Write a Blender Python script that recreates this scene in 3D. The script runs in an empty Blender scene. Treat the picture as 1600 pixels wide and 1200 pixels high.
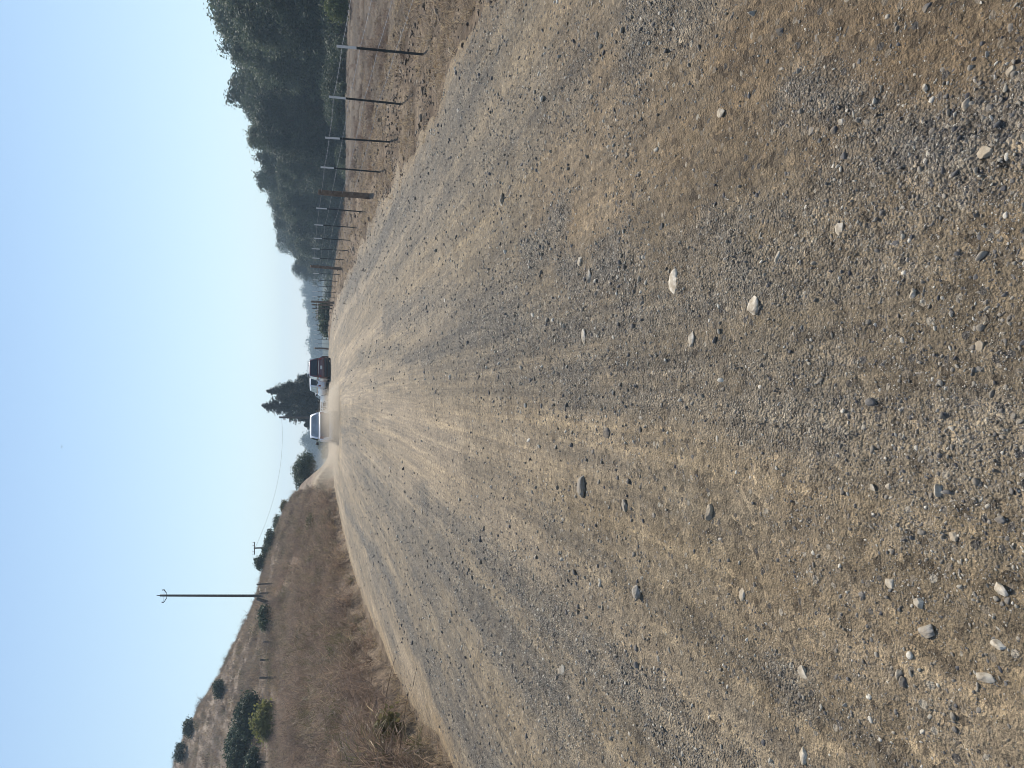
import bpy, math, random
import numpy as np
from mathutils import Vector, Matrix, Euler
R = math.radians
rng = np.random.default_rng(7)
random.seed(7)
SC = bpy.context.scene
COL = SC.collection

# ------------------------------------------------------------------ camera model
CAM_H = 1.65
F_PX = 1155.0
HORIZON = 487.0
PITCH = math.atan((800 - HORIZON) / F_PX)
fwd = np.array([0, math.cos(PITCH), -math.sin(PITCH)])
upv = np.array([0, math.sin(PITCH), math.cos(PITCH)])
rgt = np.array([1.0, 0, 0])

def ray(ix, iy):
    """direction of the view through photo pixel (ix, iy); the photo lies on its side: world up is photo left"""
    return rgt * (600 - iy) + upv * (800 - ix) + fwd * F_PX

def at_depth(ix, iy, Y):
    d = ray(ix, iy)
    t = Y / d[1]
    return np.array([d[0] * t, Y, CAM_H + d[2] * t])

def on_flat(ix, iy, z=0.0):
    d = ray(ix, iy)
    t = (z - CAM_H) / d[2]
    return np.array([d[0] * t, d[1] * t, z])

# ------------------------------------------------------------------ noise
def _hash(ix, iy, seed):
    h = (ix.astype(np.int64) * 374761393 + iy.astype(np.int64) * 668265263 + seed * 974634541) & 0xFFFFFFFF
    h = ((h ^ (h >> 13)) * 1274126177) & 0xFFFFFFFF
    h = (h ^ (h >> 16)) & 0xFFFFFFFF
    return h.astype(np.float64) / 4294967295.0

def vnoise(x, y, seed=0):
    x = np.asarray(x, float); y = np.asarray(y, float)
    xi = np.floor(x); yi = np.floor(y)
    fx = x - xi; fy = y - yi
    fx = fx * fx * (3 - 2 * fx); fy = fy * fy * (3 - 2 * fy)
    a = _hash(xi, yi, seed); b = _hash(xi + 1, yi, seed)
    c = _hash(xi, yi + 1, seed); d = _hash(xi + 1, yi + 1, seed)
    return (a * (1 - fx) + b * fx) * (1 - fy) + (c * (1 - fx) + d * fx) * fy

def fbm(x, y, seed=0, octv=4):
    s = 0; a = 0.5; n = 0
    for o in range(octv):
        s = s + a * vnoise(x * 2 ** o + o * 17.3, y * 2 ** o - o * 9.1, seed + o); n += a; a *= 0.55
    return s / n

def sstep(a, b, x):
    t = np.clip((np.asarray(x, float) - a) / (b - a), 0, 1)
    return t * t * (3 - 2 * t)

# ------------------------------------------------------------------ terrain
XR_Y = [-8, 5, 9.2, 13, 17.6, 27, 42, 62, 73, 82, 100, 130]
XR_X = [3.4, 3.5, 3.8, 4.1, 4.45, 4.9, 5.5, 5.8, 4.2, 2.2, -6, -24]
XL_Y = [-8, 3, 9.2, 15, 30, 53, 70, 82, 100, 130]
XL_X = [-4.2, -4.4, -4.8, -5.9, -7.7, -8.3, -8.6, -9.5, -18, -40]
def x_right(y): return np.interp(y, XR_Y, XR_X)
def x_left(y): return np.interp(y, XL_Y, XL_X)

def az_of(ix, iy):
    d = ray(ix, iy); return math.degrees(math.atan2(d[0], d[1]))
def hill_tables():
    toe = [(520, 715), (522, 760), (530, 800), (545, 870), (556, 905), (570, 960), (590, 1010), (620, 1060), (650, 1130), (680, 1175), (700, 1200)]
    T = []
    for v, y in toe:
        p = on_flat(v, y); T.append((math.degrees(math.atan2(p[0], p[1])), math.hypot(p[0], p[1])))
    T += [(-40, 7.0), (-55, 5.6), (-90, 4.6), (-140, 6.5), (-180, 12)]
    sky = [(517, 700, 84), (497, 712, 84), (466, 765, 86), (447, 795, 87), (433, 830, 88), (421, 860, 89), (410, 900, 90), (402, 935, 91),
           (380, 980, 94), (358, 1025, 97), (340, 1058, 100), (303, 1120, 104), (285, 1155, 107), (272, 1200, 110)]
    S = []
    for v, y, r in sky:
        p = at_depth(v, y, 1.0); h = math.hypot(p[0], p[1])
        S.append((math.degrees(math.atan2(p[0], p[1])), r, CAM_H + r * (p[2] - CAM_H) / h))
    S += [(-45, 112, 24), (-70, 112, 26), (-110, 110, 24), (-150, 110, 10), (-180, 110, 0)]
    bend = [(514, 700), (505, 712), (490, 765), (468, 830), (442, 900), (433, 930), (430, 975), (430, 1030), (434, 1060), (433, 1096), (431, 1200)]
    B = []
    for v, y in bend:
        p = at_depth(v, y, 1.0); h = math.hypot(p[0], p[1])
        rf = 58 if y > 900 else 60
        B.append((math.degrees(math.atan2(p[0], p[1])), rf, CAM_H + rf * (p[2] - CAM_H) / h))
    B += [(-50, 56, 4.6), (-90, 50, 5), (-130, 50, 4), (-180, 50, 0)]
    srt = lambda L: np.array(sorted(L))
    return srt(T), srt(S), srt(B)
TOE, SKYL, BEND = hill_tables()

def height(x, y, rough=True):
    x = np.asarray(x, float); y = np.asarray(y, float)
    r = np.hypot(x, y); az = np.degrees(np.arctan2(x, y))
    # field falling away on the right, valley beyond the crest
    s = sstep(0.6, 9.0, x - x_right(np.clip(y, -8, 82)) - 1.4)
    zf = -0.028 * np.clip(y - 10, 0, 230) * s
    over = sstep(76, 132, np.where(x > 0, y, r)) * -6.6
    z = np.minimum(zf, over) + np.clip(np.maximum(zf, over), -1e9, 0) * 0.05
    # hill on the left
    r0 = np.interp(az, TOE[:, 0], TOE[:, 1]); rf = np.interp(az, BEND[:, 0], BEND[:, 1]); zb = np.interp(az, BEND[:, 0], BEND[:, 2])
    r1 = np.interp(az, SKYL[:, 0], SKYL[:, 1]); z1 = np.interp(az, SKYL[:, 0], SKYL[:, 2])
    t = np.clip((r - r0) / np.maximum(rf - r0, 1), 0, 1)
    h = zb * (0.75 * t + 0.25 * t * t) + 0.45 * sstep(0.0, 1.6, r - r0) * (1 - t)
    t2 = np.clip((r - rf) / (r1 - rf), 0, 1)
    h = h + (z1 - zb) * (0.86 * t2 + 0.14 * t2 * t2 * (3 - 2 * t2)) * (r > rf)
    back = np.clip(r - r1, 0, None)
    h = h - np.where(back < 25, back * back * 0.011, 6.9 + (back - 25) * 0.42)
    nose = sstep(-5.0, -7.5, az)
    hm = nose * (r > r0)
    if rough:
        h = h + (fbm(x * 0.16, y * 0.16, 3) - 0.5) * 1.1 * sstep(2, 14, r - r0) * np.clip((r1 - r) / 20, 0.25, 1) + (fbm(x * 0.9, y * 0.9, 5) - 0.5) * 0.22 * sstep(0.5, 3, r - r0)
    z = np.where(hm > 0, np.maximum(z, h * nose + z * (1 - nose)), z)
    if rough:
        off = np.maximum(x - x_right(y), x_left(y) - x)
        z = z + ((fbm(x * 0.7, y * 0.7, 9) - 0.5) * 0.26 + (fbm(x * 3.1, y * 2.2, 10, 3) - 0.5) * 0.12) * sstep(0.1, 1.2, off) + (fbm(x * 0.05, y * 0.05, 12) - 0.5) * 1.2 * sstep(20, 60, off) * (az > -8)
    return z

def z_at(x, y): return float(height(np.array([x]), np.array([y]))[0])

def hit(ix, iy, t0=3.0, t1=400.0):
    """where the view through a photo pixel meets the terrain"""
    d = ray(ix, iy); d = d / math.hypot(d[0], d[1])
    t = np.exp(np.linspace(math.log(t0), math.log(t1), 3000))
    g = CAM_H + d[2] * t - height(d[0] * t, d[1] * t)
    k = np.argmax(g < 0)
    tt = t[k] if g[k] < 0 else t1
    return np.array([d[0] * tt, d[1] * tt, z_at(d[0] * tt, d[1] * tt)])

# ------------------------------------------------------------------ object helpers
def tag(o, label=None, cat=None, group=None, kind=None):
    if label: o['label'] = label
    if cat: o['category'] = cat
    if group: o['group'] = group
    if kind: o['kind'] = kind
    return o

def empty(name, loc=(0, 0, 0), rz=0.0):
    o = bpy.data.objects.new(name, None); COL.objects.link(o)
    o.location = loc; o.rotation_euler = (0, 0, rz); o.empty_display_size = 0.2
    return o

def mesh_obj(name, verts, faces, mat=None, parent=None, smooth=False, link=True):
    me = bpy.data.meshes.new(name)
    me.from_pydata([tuple(map(float, v)) for v in verts], [], [tuple(int(i) for i in f) for f in faces])
    if smooth: me.shade_smooth()
    if mat: me.materials.append(mat)
    o = bpy.data.objects.new(name, me)
    if link: COL.objects.link(o)
    if parent: o.parent = parent
    return o

def np_mesh(name, V, F, mat=None, smooth=False, attrs=None, link=True, parent=None):
    """V (n,3), F (m,k) with k constant; attrs: {name: (domain, type, array)}"""
    me = bpy.data.meshes.new(name)
    V = np.asarray(V, np.float32); F = np.asarray(F, np.int32)
    me.vertices.add(len(V)); me.vertices.foreach_set('co', V.ravel())
    if len(F):
        k = F.shape[1]
        me.loops.add(F.size); me.loops.foreach_set('vertex_index', F.ravel())
        me.polygons.add(len(F)); me.polygons.foreach_set('loop_start', np.arange(0, F.size, k, dtype=np.int32))
        me.polygons.foreach_set('loop_total', np.full(len(F), k, np.int32))
        if smooth: me.polygons.foreach_set('use_smooth', np.ones(len(F), bool))
    me.update(calc_edges=True)
    for nm, (dom, typ, arr) in (attrs or {}).items():
        a = me.attributes.new(nm, typ, dom)
        key = {'FLOAT': 'value', 'INT': 'value', 'FLOAT_VECTOR': 'vector', 'FLOAT_COLOR': 'color', 'FLOAT2': 'vector'}[typ]
        a.data.foreach_set(key, np.asarray(arr, np.int32 if typ == 'INT' else np.float32).ravel())
    if mat: me.materials.append(mat)
    o = bpy.data.objects.new(name, me)
    if link: COL.objects.link(o)
    if parent: o.parent = parent
    return o

class MB:
    """collects boxes, tubes and lofts into one mesh"""
    def __init__(s): s.v = []; s.f = []
    def add(s, v, f):
        n = len(s.v); s.v += [tuple(p) for p in v]; s.f += [tuple(i + n for i in q) for q in f]; return s
    def box(s, c, d, M=None, taper=1.0, ch=0.0):
        x, y, z = (k / 2 for k in d); v = []
        for sz in (-1, 1):
            t = taper if sz > 0 else 1
            for sx, sy in ((-1, -1), (1, -1), (1, 1), (-1, 1)):
                p = Vector((sx * x * t, sy * y * t, sz * z))
                if M is not None: p = M @ p
                v.append((p.x + c[0], p.y + c[1], p.z + c[2]))
        return s.add(v, [(3, 2, 1, 0), (4, 5, 6, 7), (0, 1, 5, 4), (1, 2, 6, 5), (2, 3, 7, 6), (3, 0, 4, 7)])
    def tube(s, pts, rad, n=8, cap=True):
        pts = [Vector(p) for p in pts]
        rad = rad if isinstance(rad, (list, tuple)) else [rad] * len(pts)
        v = []; f = []
        for i, p in enumerate(pts):
            d = (pts[min(i + 1, len(pts) - 1)] - pts[max(i - 1, 0)]).normalized()
            a = d.orthogonal().normalized() if abs(d.z) > 0.9 else d.cross(Vector((0, 0, 1))).normalized()
            b = d.cross(a)
            for k in range(n):
                t = 2 * math.pi * k / n
                q = p + (a * math.cos(t) + b * math.sin(t)) * rad[i]; v.append(tuple(q))
        for i in range(len(pts) - 1):
            for k in range(n):
                f.append((i * n + k, i * n + (k + 1) % n, (i + 1) * n + (k + 1) % n, (i + 1) * n + k))
        if cap:
            f.append(tuple(range(n - 1, -1, -1))); f.append(tuple((len(pts) - 1) * n + k for k in range(n)))
        return s.add(v, f)
    def rings(s, rings, cap=True, closed=True):
        n = len(rings[0]); v = [p for r in rings for p in r]; f = []
        for i in range(len(rings) - 1):
            for k in range(n if closed else n - 1):
                f.append((i * n + k, i * n + (k + 1) % n, (i + 1) * n + (k + 1) % n, (i + 1) * n + k))
        if cap and closed:
            f.append(tuple(range(n - 1, -1, -1))); f.append(tuple((len(rings) - 1) * n + k for k in range(n)))
        return s.add(v, f)
    def build(s, name, mat, parent=None, smooth=False, bevel=0.0):
        o = mesh_obj(name, s.v, s.f, mat, parent, smooth)
        if bevel:
            m = o.modifiers.new('bevel', 'BEVEL'); m.width = bevel; m.segments = 2; m.limit_method = 'ANGLE'
        return o

# ------------------------------------------------------------------ materials
def new_mat(name):
    m = bpy.data.materials.new(name); m.use_nodes = True
    nt = m.node_tree; nt.nodes.clear()
    out = nt.nodes.new('ShaderNodeOutputMaterial')
    return m, nt, out
def N(nt, typ, **kw):
    n = nt.nodes.new(typ)
    for k, v in kw.items():
        if k.startswith('i_'):
            key = k[2:]
            n.inputs[int(key) if key.isdigit() else key.replace('_', ' ')].default_value = v
        else: setattr(n, k, v)
    return n
def L(nt, a, b): nt.links.new(a, b)
def ramp(nt, fac, stops, interp='LINEAR'):
    r = nt.nodes.new('ShaderNodeValToRGB'); r.color_ramp.interpolation = interp
    e = r.color_ramp.elements
    while len(e) < len(stops): e.new(0.5)
    for k, (p, c) in enumerate(stops):
        e[k].position = p; e[k].color = (*c, 1) if len(c) == 3 else c
    L(nt, fac, r.inputs[0]); return r.outputs[0]
def mixc(nt, fac, a, b, mode='MIX'):
    m = nt.nodes.new('ShaderNodeMix'); m.data_type = 'RGBA'; m.blend_type = mode
    for s, v in ((m.inputs[0], fac), (m.inputs[6], a), (m.inputs[7], b)):
        if isinstance(v, (int, float)): s.default_value = v
        elif isinstance(v, tuple): s.default_value = (*v, 1) if len(v) == 3 else v
        else: L(nt, v, s)
    return m.outputs[2]
def mth(nt, op, a, b=None, c=None, clamp=False):
    m = nt.nodes.new('ShaderNodeMath'); m.operation = op; m.use_clamp = clamp
    for i, v in enumerate((a, b, c)):
        if v is None: continue
        if isinstance(v, (int, float)): m.inputs[i].default_value = v
        else: L(nt, v, m.inputs[i])
    return m.outputs[0]
def noise(nt, vec, scale, detail=4, rough=0.55, dim='3D'):
    n = nt.nodes.new('ShaderNodeTexNoise'); n.noise_dimensions = dim
    n.inputs['Scale'].default_value = scale; n.inputs['Detail'].default_value = detail; n.inputs['Roughness'].default_value = rough
    if vec is not None: L(nt, vec, n.inputs['Vector'])
    return n.outputs[0]
def attr(nt, name, out='Fac'):
    a = nt.nodes.new('ShaderNodeAttribute'); a.attribute_name = name; return a.outputs[out]
def scaled(nt, vec, s):
    m = nt.nodes.new('ShaderNodeVectorMath'); m.operation = 'MULTIPLY'; L(nt, vec, m.inputs[0]); m.inputs[1].default_value = s
    return m.outputs[0]

def plain(name, col, rough=0.6, metal=0.0, var=0.15, scale=6.0, coat=0.0, bump=0.0, dirt=None):
    m, nt, out = new_mat(name)
    b = N(nt, 'ShaderNodeBsdfPrincipled', i_Roughness=rough, i_Metallic=metal)
    tc = N(nt, 'ShaderNodeTexCoord')
    nz = noise(nt, tc.outputs['Object'], scale, 5)
    c = ramp(nt, nz, [(0.3, tuple(k * (1 - var) for k in col)), (0.7, tuple(min(1, k * (1 + var)) for k in col))])
    if dirt:
        sep = N(nt, 'ShaderNodeSeparateXYZ'); L(nt, tc.outputs['Object'], sep.inputs[0])
        h = mth(nt, 'SUBTRACT', 1.0, mth(nt, 'DIVIDE', sep.outputs[2], dirt[1]), clamp=True)
        h = mth(nt, 'MULTIPLY', h, mth(nt, 'ADD', nz, 0.35), clamp=True)
        c = mixc(nt, h, c, dirt[0])
    L(nt, c, b.inputs['Base Color'])
    if coat: b.inputs['Coat Weight'].default_value = coat
    if bump:
        bp = N(nt, 'ShaderNodeBump', i_Strength=bump, i_Distance=0.02); L(nt, nz, bp.inputs['Height']); L(nt, bp.outputs[0], b.inputs['Normal'])
    L(nt, b.outputs[0], out.inputs[0])
    return m

def leaf_mat(name, dark, light, trans=0.35, objvar=True):
    m, nt, out = new_mat(name)
    sh = attr(nt, 'shade')
    oi = N(nt, 'ShaderNodeObjectInfo')
    f = sh
    if objvar:
        f = mth(nt, 'ADD', mth(nt, 'MULTIPLY', sh, 0.6), mth(nt, 'MULTIPLY', oi.outputs['Random'], 0.4))
    c = ramp(nt, f, [(0.1, dark), (0.9, light)])
    d = N(nt, 'ShaderNodeBsdfPrincipled', i_Roughness=0.7); L(nt, c, d.inputs['Base Color'])
    d.inputs['Specular IOR Level'].default_value = 0.25
    t = N(nt, 'ShaderNodeBsdfTranslucent'); L(nt, c, t.inputs[0])
    mx = N(nt, 'ShaderNodeMixShader', i_0=trans); L(nt, d.outputs[0], mx.inputs[1]); L(nt, t.outputs[0], mx.inputs[2])
    L(nt, mx.outputs[0], out.inputs[0])
    return m

# ------------------------------------------------------------------ instanced scatter (for uncountable stuff only)
def gn_scatter(name, pts, rot, scl, idx, protos, label_kind='stuff'):
    coll = bpy.data.collections.new(name + '_kit')
    for p in protos: coll.objects.link(p)
    o = np_mesh(name, pts, np.zeros((0, 3)), attrs={
        'rot': ('POINT', 'FLOAT_VECTOR', rot), 'scl': ('POINT', 'FLOAT_VECTOR', scl), 'idx': ('POINT', 'INT', idx)})
    g = bpy.data.node_groups.new(name + '_nodes', 'GeometryNodeTree')
    g.interface.new_socket('Geometry', in_out='INPUT', socket_type='NodeSocketGeometry')
    g.interface.new_socket('Geometry', in_out='OUTPUT', socket_type='NodeSocketGeometry')
    gi = g.nodes.new('NodeGroupInput'); go = g.nodes.new('NodeGroupOutput')
    ci = g.nodes.new('GeometryNodeCollectionInfo'); ci.inputs[0].default_value = coll; ci.inputs[1].default_value = True; ci.inputs[2].default_value = True
    ip = g.nodes.new('GeometryNodeInstanceOnPoints')
    def na(nm, t):
        n = g.nodes.new('GeometryNodeInputNamedAttribute'); n.data_type = t; n.inputs[0].default_value = nm; return n.outputs[0]
    e2r = g.nodes.new('FunctionNodeEulerToRotation')
    g.links.new(na('rot', 'FLOAT_VECTOR'), e2r.inputs[0])
    g.links.new(gi.outputs[0], ip.inputs['Points']); g.links.new(ci.outputs[0], ip.inputs['Instance'])
    ip.inputs['Pick Instance'].default_value = True
    g.links.new(na('idx', 'INT'), ip.inputs['Instance Index'])
    g.links.new(e2r.outputs[0], ip.inputs['Rotation']); g.links.new(na('scl', 'FLOAT_VECTOR'), ip.inputs['Scale'])
    g.links.new(ip.outputs[0], go.inputs[0])
    md = o.modifiers.new('scatter', 'NODES'); md.node_group = g
    o['kind'] = label_kind
    return o

# ------------------------------------------------------------------ camera, light, sky, air
cam = bpy.data.cameras.new('camera'); co = bpy.data.objects.new('camera', cam); COL.objects.link(co)
cam.sensor_fit = 'HORIZONTAL'; cam.sensor_width = 36.0; cam.lens = 36.0 * F_PX / 1600.0
cam.clip_start = 0.05; cam.clip_end = 6000
mx = Matrix(((-upv[0], rgt[0], -fwd[0]), (-upv[1], rgt[1], -fwd[1]), (-upv[2], rgt[2], -fwd[2])))   # held sideways
co.matrix_world = Matrix.Translation((0, 0, CAM_H)) @ mx.to_4x4()
SC.camera = co

SUN_AZ, SUN_EL = 14.0, 47.0
sv = Vector((math.sin(R(SUN_AZ)) * math.cos(R(SUN_EL)), math.cos(R(SUN_AZ)) * math.cos(R(SUN_EL)), math.sin(R(SUN_EL))))
sl = bpy.data.lights.new('sun', 'SUN'); sl.energy = 5.0; sl.angle = R(0.53); sl.color = (1.0, 0.925, 0.81)
so = bpy.data.objects.new('sun', sl); COL.objects.link(so); so.rotation_euler = sv.to_track_quat('Z', 'Y').to_euler(); so.location = (0, 0, 60)

w = bpy.data.worlds.new('World'); SC.world = w; w.use_nodes = True
nt = w.node_tree; nt.nodes.clear()
st = nt.nodes.new('ShaderNodeTexSky'); st.sky_type = 'NISHITA'; st.sun_disc = False
st.sun_elevation = R(SUN_EL); st.sun_rotation = R(SUN_AZ); st.air_density = 1.25; st.dust_density = 0.0; st.ozone_density = 1.6; st.altitude = 0
bg = nt.nodes.new('ShaderNodeBackground'); bg.inputs[1].default_value = 0.10
wo = nt.nodes.new('ShaderNodeOutputWorld')
gx = N(nt, 'ShaderNodeTexCoord'); sz = N(nt, 'ShaderNodeSeparateXYZ'); L(nt, gx.outputs['Generated'], sz.inputs[0])
veil = ramp(nt, sz.outputs[2], [(0.0, (0.82, 0.97, 1.03)), (0.10, (0.68, 0.88, 0.99)), (0.28, (0.49, 0.70, 0.94)), (0.40, (0.36, 0.55, 0.86)), (0.65, (0.15, 0.26, 0.52)), (1.0, (0.10, 0.18, 0.40))])
veil = mixc(nt, 1.0, veil, (7.5, 7.5, 7.6), 'MULTIPLY')
L(nt, mixc(nt, 0.62, st.outputs[0], veil), bg.inputs[0]); L(nt, bg.outputs[0], wo.inputs[0])
SC.view_settings.view_transform = 'Standard'; SC.view_settings.look = 'None'; SC.view_settings.gamma = 1; SC.view_settings.exposure = 0.42
SC.render.engine = 'CYCLES'
SC.cycles.max_bounces = 6; SC.cycles.transparent_max_bounces = 12; SC.cycles.volume_bounces = 0; SC.cycles.pixel_filter_type = 'BLACKMAN_HARRIS'; SC.cycles.filter_width = 0.95; SC.cycles.use_denoising = True; SC.cycles.denoiser = 'OPENIMAGEDENOISE'; SC.cycles.denoising_input_passes = 'RGB_ALBEDO_NORMAL'; SC.cycles.denoising_prefilter = 'ACCURATE'; SC.cycles.use_adaptive_sampling = False; SC.cycles.sample_clamp_indirect = 4.0

m, nt, out = new_mat('haze_air')
pv = N(nt, 'ShaderNodeVolumePrincipled', i_Density=0.00066, i_Anisotropy=0.15)
pv.inputs['Color'].default_value = (0.60, 0.80, 1.0, 1)
L(nt, pv.outputs[0], out.inputs['Volume'])
b = MB(); b.box((0, 0, 22), (3300, 3300, 76))
hz = b.build('haze', m); tag(hz, 'thin pale blue haze hanging over the whole valley', 'haze', kind='stuff')

#@@TERRAIN
# ------------------------------------------------------------------ ground sheet
def road_dist(P, line):
    """distance of points P (n,2) from a polyline"""
    line = np.asarray(line, float); best = np.full(len(P), 1e9)
    for a, b_ in zip(line[:-1], line[1:]):
        d = b_ - a; t = np.clip(((P - a) @ d) / max(d @ d, 1e-9), 0, 1)
        best = np.minimum(best, np.hypot(*(P - (a + t[:, None] * d)).T))
    return best

azs = np.concatenate([np.arange(-180, -42, 2.0), np.arange(-42, 42, 0.16), np.arange(42, 180.1, 2.0)])
rs = np.concatenate([[0.0], np.exp(np.linspace(math.log(0.6), math.log(1600), 270))])
A, RR = np.meshgrid(np.radians(azs), rs)
X = (RR * np.sin(A)).ravel(); Y = (RR * np.cos(A)).ravel()
Z = height(X, Y)
inside = np.minimum(x_right(Y) - X, X - x_left(Y)); onroad = (Y > -7) & (Y < 110)
Z = Z - 0.14 * sstep(0.05, 0.6, inside) * onroad
na_, nr = len(azs), len(rs)
I = np.arange(nr * na_).reshape(nr, na_)
F = np.stack([I[:-1, :-1], I[:-1, 1:], I[1:, 1:], I[1:, :-1]], -1).reshape(-1, 4)[:, ::-1]
r_ = np.hypot(X, Y); az_ = np.degrees(np.arctan2(X, Y))
n2x = fbm(X * 0.8, Y * 0.8, 35); r0_ = np.interp(az_, TOE[:, 0], TOE[:, 1]); rf_ = np.interp(az_, BEND[:, 0], BEND[:, 1])
hillm = sstep(-5, -7.5, az_) * sstep(0.1, 0.8, r_ - r0_ + (n2x - 0.5) * 1.2)
upm = hillm * sstep(-4, 5, r_ - rf_)
n1 = fbm(X * 0.25, Y * 0.25, 21); n2 = fbm(X * 1.6, Y * 1.6, 33); n3 = fbm(X * 0.06, Y * 0.06, 41)
def lerp(a, b_, t): return np.asarray(a) * (1 - t[:, None]) + np.asarray(b_) * t[:, None]
field = lerp((0.088, 0.072, 0.058), (0.172, 0.142, 0.112), np.clip((n1 - 0.3) * 2.2, 0, 1))
straw = lerp((0.11, 0.082, 0.06), (0.29, 0.228, 0.165), np.clip((n2 - 0.25) * 2, 0, 1))
offr = X - x_right(Y)
colv = lerp(straw, field, sstep(1.0, 3.2, offr + (n1 - 0.5) * 2))
bank = lerp((0.15, 0.11, 0.082), (0.33, 0.25, 0.18), np.clip((n1 * 0.5 + n2 * 0.5 - 0.3) * 2.4, 0, 1))
terr = fbm(Z * 1.1 + n1, az_ * 0.22, 43, 4)
hillc = lerp((0.14, 0.11, 0.088), (0.37, 0.30, 0.235), np.clip((n1 * 0.2 + n2 * 0.35 + terr * 0.45 - 0.34) * 3.2, 0, 1))
colv = lerp(colv, bank, hillm); colv = lerp(colv, hillc, upm)
val = lerp((0.03, 0.038, 0.022), (0.07, 0.07, 0.045), np.clip((n3 - 0.3) * 2.4, 0, 1))
colv = lerp(colv, val, sstep(85, 125, Y + (n1 - 0.5) * 30) * (az_ > -9))
m, nt, out = new_mat('dry_ground')
bs = N(nt, 'ShaderNodeBsdfPrincipled', i_Roughness=0.95); bs.inputs['Specular IOR Level'].default_value = 0.1
tc = N(nt, 'ShaderNodeTexCoord')
na1 = noise(nt, tc.outputs['Object'], 9, 6, 0.7); na2 = noise(nt, tc.outputs['Object'], 70, 4, 0.7)
c = mixc(nt, 1.0, attr(nt, 'tint', 'Color'), ramp(nt, na1, [(0.28, (0.28, 0.27, 0.28)), (0.5, (0.92, 0.92, 0.92)), (0.72, (1.55, 1.5, 1.4))]), 'MULTIPLY')
c = mixc(nt, 0.7, c, ramp(nt, na2, [(0.3, (0.5, 0.5, 0.5)), (0.7, (1.4, 1.4, 1.4))]), 'MULTIPLY')
L(nt, c, bs.inputs['Base Color'])
bp = N(nt, 'ShaderNodeBump', i_Strength=0.9, i_Distance=0.08); L(nt, mth(nt, 'ADD', na1, mth(nt, 'MULTIPLY', na2, 0.4)), bp.inputs['Height']); L(nt, bp.outputs[0], bs.inputs['Normal'])
L(nt, bs.outputs[0], out.inputs[0])
go = np_mesh('ground', np.stack([X, Y, Z], 1), F, m, True, {'tint': ('POINT', 'FLOAT_COLOR', np.concatenate([colv, np.ones((len(colv), 1))], 1))})
tag(go, 'dry grassy ground with a hillside left of the road and a field right of it', 'ground', kind='structure')

# ------------------------------------------------------------------ road
def W(pts): return [on_flat(v, y)[:2] for v, y in pts]
GRAVEL = [([(540, 790), (565, 840), (597, 877), (635, 965), (672, 1040), (710, 1115), (745, 1180), (800, 1290)], 0.26, 1.0),
          ([(535, 690), (590, 760), (680, 860), (800, 960), (870, 1010)], 0.7, 0.55),
          ([(532, 470), (560, 425), (600, 370), (680, 250), (720, 160), (760, 60)], 0.75, 0.8),
          ([(560, 470), (620, 410), (700, 300), (800, 210), (900, 120)], 0.4, 0.55),
          ([(600, 500), (680, 475), (740, 480), (800, 470)], 0.4, 0.75),
          ([(820, 385), (865, 350), (885, 335)], 0.22, 1.0), ([(880, 395), (910, 415)], 0.14, 0.8), ([(950, 390), (975, 385)], 0.12, 0.8),
          ([(560, 555), (700, 560), (900, 575), (1100, 590), (1300, 600)], 0.34, 0.42),
          ([(1310, 150), (1380, 190), (1430, 240), (1460, 290)], 0.09, 0.45), ([(1260, 190), (1330, 170)], 0.08, 0.8), ([(1240, 1100), (1290, 1110)], 0.05, 0.5),
          ([(1000, 60), (1100, 30)], 0.3, 0.7), ([(1130, 330), (1160, 420)], 0.12, 0.6), ([(1200, 640), (1350, 650)], 0.06, 0.5)]
DUST = [([(522, 530), (540, 485), (565, 455), (622, 372), (660, 322), (690, 290)], 0.2, 1.0),
        ([(528, 560), (585, 515), (640, 495), (700, 487)], 0.3, 1.0),
        ([(525, 625), (560, 615), (600, 630), (640, 650), (720, 690)], 0.33, 1.0),
        ([(522, 600), (560, 590), (640, 590)], 0.3, 0.7),
        ([(522, 730), (545, 860), (572, 935), (605, 1005), (645, 1065), (700, 1170)], 0.32, 0.9),
        ([(700, 690), (840, 700), (1000, 690)], 0.3, 0.5), ([(900, 640), (1200, 660), (1500, 680)], 0.2, 0.3),
        ([(640, 1010), (690, 1095), (740, 1190)], 0.12, 0.8)]
BROWN = [([(1180, 70), (1350, 90), (1600, 60)], 0.5, 1.0), ([(900, 100), (1000, 190), (1100, 250)], 0.5, 0.7), ([(1500, 1150), (1300, 1000)], 0.5, 0.35), ([(860, 280), (980, 330)], 0.4, 0.7)]
GRAVEL = [(W(p), w_, s_) for p, w_, s_ in GRAVEL]; DUST = [(W(p), w_, s_) for p, w_, s_ in DUST]; BROWN = [(W(p), w_, s_) for p, w_, s_ in BROWN]
def curve_x(x, y): return x + 0.00045 * np.asarray(y) ** 2
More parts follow.
